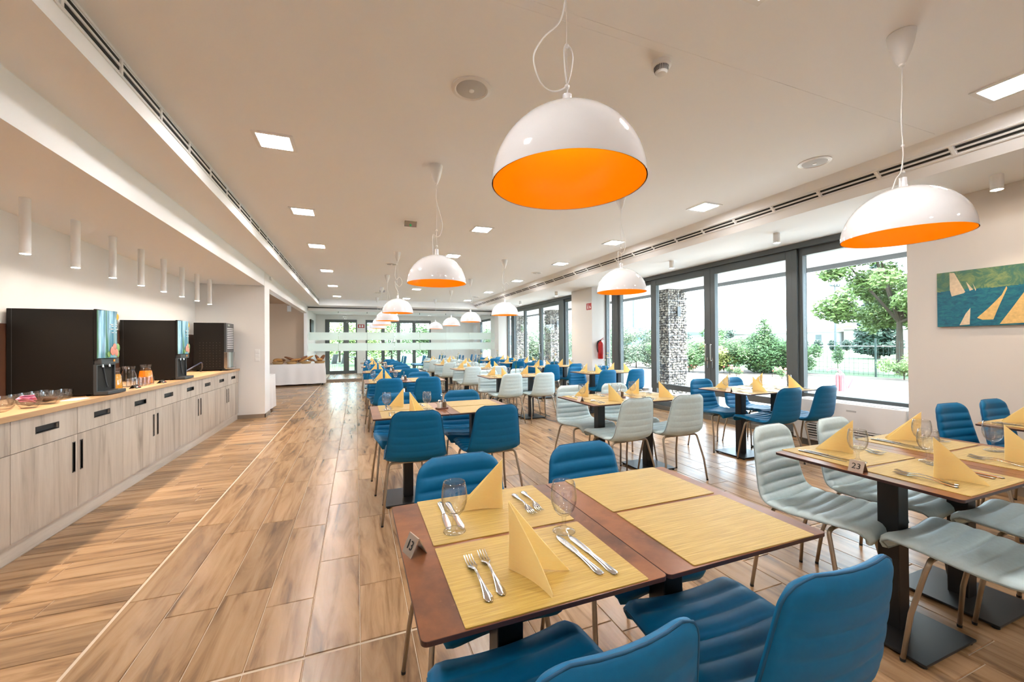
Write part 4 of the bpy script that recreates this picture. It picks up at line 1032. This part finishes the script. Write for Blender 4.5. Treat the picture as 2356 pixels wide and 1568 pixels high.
def gabion(x0, y0, label, w=.62, z1=2.68):
    t = thing('gabion_column', label, 'column', (x0, y0, -.02), group='stone gabion columns'); r_ = random.Random(int(y0*10))
    hh = z1+.02; g = .05
    bx(.05, w-.05, .05, w-.05, 0, hh).build('core', 'stone_core', t)
    mb = MB(); st = .062; n = int(w/st); nz = int(hh/st)
    for face in range(4):
        for i in range(n):
            for k in range(nz):
                a = (i+.5)*w/n+r_.uniform(-.012, .012); z = (k+.5)*hh/nz+r_.uniform(-.014, .014); d = .035+r_.uniform(-.014, .014)
                c = ((a, d), (w-d, a), (a, w-d), (d, a))[face]; b = len(mb.v)
                sx, sy, sz = (r_.uniform(.026, .046) for _ in range(3))
                m = Matrix.Rotation(r_.uniform(0, 6), 3, Vector((r_.uniform(-1, 1), r_.uniform(-1, 1), r_.uniform(-1, 1))).normalized())
                for q in ((1, 0, 0), (-1, 0, 0), (0, 1, 0), (0, -1, 0), (0, 0, 1), (0, 0, -1)):
                    p = m @ Vector((q[0]*sx, q[1]*sy, q[2]*sz)); mb.v.append((c[0]+p.x, c[1]+p.y, z+p.z))
                mb.f += [[b+i_ for i_ in q] for q in ((0, 2, 4), (2, 1, 4), (1, 3, 4), (3, 0, 4), (2, 0, 5), (1, 2, 5), (3, 1, 5), (0, 3, 5))]
    o = MB(); me = bpy.data.meshes.new('stones'); me.from_pydata(mb.v, [], mb.f); me.materials.append(M['stone'])
    so = bpy.data.objects.new('stones', me); COL.objects.link(so); so.parent = t; so['kind'] = 'stuff'
    wr = MB()
    for k in range(0, int(hh/.3)+1):
        z = min(k*.3, hh); wr.tube([(0, 0, z), (w, 0, z), (w, w, z), (0, w, z)], .004, 4, True)
    for a in (0, w/2, w):
        for b in (0, w): wr.tube([(a, b, 0), (a, b, hh)], .003, 4); wr.tube([(b, a, 0), (b, a, hh)], .003, 4)
    wr.build('wire_cage', 'wire', t); bx(w*.42, w*.58, -.03, .0, 2.0, 2.25).build('wall_lamp', 'dark_grey', t)
gabion(7.44, 8.08, 'stone filled gabion column outside the sliding door'); gabion(7.44, 14.75, 'stone filled gabion column outside the second window bay'); gabion(7.44, 18.4, 'stone gabion column at the far corner of the terrace')
gabion(7.44, 1.4, 'stone gabion column beyond the picture wall')
# foliage
def leaves(mb, c, rad, n, size, r_, flat=1.0):
    c = Vector(c)
    for _ in range(n):
        d = Vector((r_.gauss(0, 1), r_.gauss(0, 1), r_.gauss(0, 1))).normalized()*(r_.random()**.45)
        p = c+Vector((d.x*rad[0], d.y*rad[1], d.z*rad[2])); a = Vector((r_.uniform(-1, 1), r_.uniform(-1, 1), r_.uniform(-.6, .6))).normalized()*size*r_.uniform(.6, 1.3); b = a.orthogonal().normalized()*size*r_.uniform(.35, .6)
        k = len(mb.v); mb.v += [tuple(p-a), tuple(p-b), tuple(p+a), tuple(p+b)]; mb.f.append([k, k+1, k+2, k+3])
def plant(name, label, cat, base, clumps, n, size, leaf, group=None, trunk=None, seed=0, rose=0):
    r_ = random.Random(seed); t = thing(name, label, cat, base, 0, group); mb = MB()
    tot = sum(c[1][0]*c[1][1]*c[1][2] for c in clumps)**(1)
    for c, rad in clumps: leaves(mb, c, rad, max(20, int(n*rad[0]*rad[1]*rad[2]/tot)), size, r_)
    me = bpy.data.meshes.new('foliage'); me.from_pydata(mb.v, [], mb.f); me.materials.append(M[leaf]); o = bpy.data.objects.new('foliage', me); COL.objects.link(o); o.parent = t; o['kind'] = 'stuff'
    tr = MB(); th = trunk or (.03, min(c[0][2] for c in clumps)+.05)
    tr.tube([(0, 0, -.05), (0, 0, th[1]*.5), (r_.uniform(-.05, .05), 0, th[1])], [th[0], th[0]*.9, th[0]*.6], 8)
    for c, rad in clumps[:6]: tr.tube([(0, 0, th[1]*.8), tuple(Vector(c)*.6+Vector((0, 0, th[1]*.3))), c], [th[0]*.5, th[0]*.35, th[0]*.15], 5)
    tr.build('trunk', 'bark', t, True)
    if rose:
        b = MB()
        for _ in range(rose):
            c, rad = r_.choice(clumps); b.blob((c[0]+r_.uniform(-1, 1)*rad[0]*.9, c[1]+r_.uniform(-1, 1)*rad[1]*.9, c[2]+r_.uniform(.0, 1)*rad[2]), .045, 6, 4)
        b.build('blossoms', 'rose', t, True)['kind'] = 'stuff'
    return t
def ball(n, seed, rx, rz, z, rad):
    r_ = random.Random(seed); return [((r_.uniform(-rx, rx), r_.uniform(-rx, rx), z+r_.uniform(-rz, rz)), (rad*r_.uniform(.7, 1.2),)*2+(rad*r_.uniform(.6, .9),)) for _ in range(n)]
plant('tree', 'tall light green feathery tree outside the near window', 'tree', (20.2, 9.3, -.05), ball(46, 1, 1.9, 1.9, 4.0, .62)+ball(12, 2, 2.2, .4, 2.5, .6), 30000, .105, 'leaf_light', trunk=(.13, 2.6), seed=1)
plant('conifer', 'dark tall conifer behind the feathery tree', 'tree', (36.2, 18.0, -.05), [((0, 0, 1.0+k*.9), (1.5-.17*k,)*2+(.8,)) for k in range(8)], 6000, .20, 'leaf_dark', trunk=(.2, 6.5), seed=2)
plant('shrub', 'tall pointed leafy shrub outside the sliding door', 'shrub', (16.3, 12.1, -.03), [((0, 0, .7), (.95, .95, .75)), ((0, .1, 1.35), (.62, .62, .5)), ((0, 0, 1.9), (.36, .36, .4)), ((0, 0, 2.3), (.16, .16, .25))], 9000, .06, 'leaf_mid', seed=3)
for k, (x_, y_, s_, lf, l) in enumerate(((14.6, 13.0, .62, 'leaf_yellow', 'yellow green bush beside the pointed shrub'), (15.5, 12.9, .70, 'leaf_mid', 'round green bush between the pointed shrub and yellow bush'), (17.0, 11.2, .62, 'leaf_mid', 'round green bush by the fence near the pointed shrub'),
        (13.9, 13.9, .72, 'leaf_mid', 'round green bush seen past the gabion column'), (14.1, 15.4, .8, 'leaf_mid', 'wide green bush farther along the bed'), (17.3, 13.2, .8, 'leaf_mid', 'broad bush close to the fence'))):
    plant('bush', l, 'bush', (x_, y_, -.03), ball(12, 10+k, s_*.8, s_*.6, s_*1.15, s_*.6), 6000, .055, lf, seed=20+k)
for k, (x_, y_, s_, l) in enumerate(((13.8, 17.4, 1.0, 'silver green bush outside the fixed pane'), (14.4, 21.6, 1.15, 'large silver bush beyond the round post'), (14.5, 24.5, 1.3, 'tall silver shrub outside the second bay'), (14.0, 29.0, 1.5, 'tall silver tree at the far end of terrace'), (10.3, 24.0, .9, 'pale shrub near the far gabion column'))):
    plant('silver_bush', l, 'bush', (x_, y_, -.03), ball(16, 40+k, s_*1.0, s_*.8, s_*1.3, s_*.65), 8000, .07, 'leaf_silver', seed=40+k)
for k in range(9): plant('rose_bush', 'low rose bush with red blooms in the planting bed', 'bush', (13.75+.5*(k % 3), 9.2+k*.72, -.03), ball(4, 60+k, .16, .08, .22, .14), 420, .03, 'leaf_mid', 'rose bushes in the bed', (.01, .12), 60+k, 6)
for k, (x_, y_, s_) in enumerate(((.6, 28, 1.3), (4.6, 27.5, 1.3), (-2.8, 27.6, 1.3), (8.2, 29.5, 1.5), (-6.4, 29, 1.5), (2.6, 33, 1.6), (-1.2, 33.5, 1.6), (8.0, 36.5, 1.6))): plant('garden_tree', 'light green garden tree behind the far glass doors', 'tree', (x_, y_, -.05), ball(14, 80+k, s_*.8, s_*.7, s_*1.25, s_*.62), 3600, .10, ('leaf_light', 'leaf_mid')[k % 2], 'trees behind the far doors', (.08, 1.2), 80+k)
plant('sapling', 'small staked sapling by the mesh fence', 'tree', (18.6, 10.6, -.05), [((0, 0, .75), (.22, .22, .35)), ((0, 0, 1.1), (.12, .12, .2))], 700, .04, 'leaf_mid', trunk=(.012, .6), seed=95)
plant('low_branch', 'pale low shrub at the foot of the feathery tree', 'bush', (17.4, 7.9, -.03), ball(7, 97, .5, .2, .55, .3), 1500, .05, 'leaf_light', trunk=(.02, .3), seed=97)
for k in range(7): plant('hedge_tree', 'dark clipped tree in front of the white building', 'tree', (58+k*1.5, 37.2-k*.9, -.05), [((0, 0, .8), (.55, .55, .75))], 700, .13, 'leaf_dark', 'dark trees at the building', (.1, 1), 100+k)
for k in range(16): plant('distant_tree', 'distant green tree on the skyline', 'tree', (62+random.uniform(-6, 6), 52+k*5.5, -.05), ball(5, 130+k, 1.4, .8, 2.0+random.uniform(-.4, .7), 1.3), 900, .28, ('leaf_mid', 'leaf_dark')[k % 2], 'trees on the skyline', (.15, 1.8), 130+k)
# mesh fence
fe = thing('mesh_fence', 'thin green wire mesh fence along the lawn', 'fence', (18.0, 0, -.05))
ys = [4+2.5*k for k in range(14)]
for y_ in ys: bx(-.025, .025, y_-.025, y_+.025, 0, 1.45).build('post', 'fence_green', fe)
for a, b in zip(ys, ys[1:]):
    w_ = MB()
    for k in range(7): w_.box(-.004, .004, a, b, .1+k*.2, .108+k*.2)
    for k in range(16): q = a+(b-a)*(k+.5)/16; w_.box(-.003, .003, q, q+.006, .05, 1.35)
    w_.build('mesh_panel', 'fence_green', fe)
t = thing('field_rail', 'white rail fence across the sports field', 'fence', (34, 0, -.05))
bx(-.03, .03, 5, 60, .95, 1.0).build('rail', 'bldg_white', t)
for k in range(12): bx(-.04, .04, 5+k*5-.04, 5+k*5+.04, 0, .95).build('post', 'bldg_white', t)
def mast(loc, h, label, lamps):
    t = thing('floodlight_mast', label, 'light mast', loc); MB().tube([(0, 0, 0), (0, 0, h)], [.16, .09], 8).build('pole', 'mast', t)
    if lamps:
        MB().tube([(-.9, 0, h), (.9, 0, h)], .05, 6).build('crossbar', 'mast', t)
        for k in (-.8, -.3, .3, .8): bx(k-.2, k+.2, -.25, .1, h+.02, h+.30).build('floodlight', 'mast', t)
mast((58, 33.3, -.05), 8.45, 'tall floodlight mast beyond the sports field', True); mast((30.5, 38.9, -.05), 6.6, 'grey mast seen past the round post', False)
def building(name, loc, sx, sy, h, wall_m, label, roof=False, wins=()):
    t = thing(name, label, 'building', loc); bx(0, sx, 0, sy, 0, h).build('walls', wall_m, t); bx(-.2, sx+.2, -.2, sy+.2, h, h+.25).build('parapet', 'bldg_white', t)
    if roof: MB().prism([(-.3, h+.25), (sx+.3, h+.25), (sx/2, h+1.4)], -.3, sy+.3, 'y').build('roof', 'roof_red', t)
    for y_, z_ in wins: w_ = bx(-.05, 0, y_, y_+.9, z_, z_+1.2).build('window', 'frame', t); bx(-.06, -.05, y_+.08, y_+.82, z_+.08, z_+1.12).build('glass', 'window_glass', w_)
building('hall', (70, 40.2, -.05), 12, 22, 2.75, 'bldg_white', 'long low white hall beyond the field', False, ((2, 1.2),))
building('gym_block', (71, 35.6, -.05), 9, 4.0, 3.1, 'bldg_beige', 'beige box building beside the white hall', False, ((1.2, 1.7), (1.2, .3)))
building('red_roof_house', (95, 56, -.05), 14, 9, 3.4, 'bldg_white', 'house with a red roof behind the hall', True)
building('white_shed', (76, 66, -.05), 10, 26, 2.6, 'bldg_white', 'low white building behind the distant trees')
hb = MB(); rh = random.Random(5); n = 40
prof = [(300-8*k, 230+14*k, 9+12*math.exp(-((k-14)/5)**2)+6*math.exp(-((k-25)/7)**2)+rh.uniform(-.5, .5)) for k in range(n)]
for a, b in zip(prof, prof[1:]): hb.quad((a[0]+120, a[1], -2), (b[0]+120, b[1], -2), (b[0]+150, b[1]+20, b[2]), (a[0]+150, a[1]+20, a[2]))
hb.quad((prof[0][0]+120, prof[0][1], -2), (prof[-1][0]+120, prof[-1][1], -2), (prof[-1][0]+250, prof[-1][1]+60, -2), (prof[0][0]+250, prof[0][1]+60, -2))
tag(struct(hb.build('hills', 'hill')), kind='structure')
t = thing('bike_loop', 'pink bent tube cycle stand on the path', 'cycle stand', (11.9, 6.65, -.02))
for k, dy in enumerate((0, .16)): MB().tube(smooth_path([(dy*.5, dy, 0), (dy*.5, dy, .38), (dy*.5+.03, dy+.04, .46), (dy*.5+.08, dy+.10, .38), (dy*.5+.08, dy+.10, 0)], 5), .03, 8).build('loop', 'pink_paint', t, True)
t = thing('bike_loop', 'pink slanted tube cycle stand with leaning arm', 'cycle stand', (12.6, 6.95, -.02)); MB().tube(smooth_path([(0, 0, 0), (-.05, .12, .45), (-.1, .30, .56), (-.1, .45, .50)], 5), .028, 8).build('loop', 'pink_paint', t, True); MB().tube([(.02, 0, 0), (.1, -.08, .3)], .024, 8).build('brace', 'pink_paint', t)
# terrace furniture behind the far doors
for x_, a in ((-1.15, 60), (-.75, 65)):
    t = thing('terrace_chair', 'grey terrace chair outside the far glass door', 'chair', (x_, 20.8, -.02), R(a), 'terrace chairs'); bx(-.22, .22, -.2, .22, .42, .45).build('seat', 'grey_seat', t, bevel=.01); MB().prism([(-.2, .45), (-.17, .45), (-.27, .88), (-.30, .88)], -.2, .2, 'x').build('backrest', 'grey_seat', t)
    for a_ in (-.19, .19):
        for b_ in (-.17, .19): MB().tube([(a_, b_, .43), (a_*1.1, b_*1.1, 0)], .011, 6).build('leg', 'steel_edge', t)
t = thing('terrace_table', 'square terrace table outside the far glass doors', 'table', (-.05, 20.9, -.02)); bx(-.4, .4, -.4, .4, .72, .745).build('tabletop', 'grey_seat', t); bx(-.04, .04, -.04, .04, .02, .72).build('column', 'black_metal', t); bx(-.22, .22, -.22, .22, 0, .02).build('base_plate', 'black_metal', t)
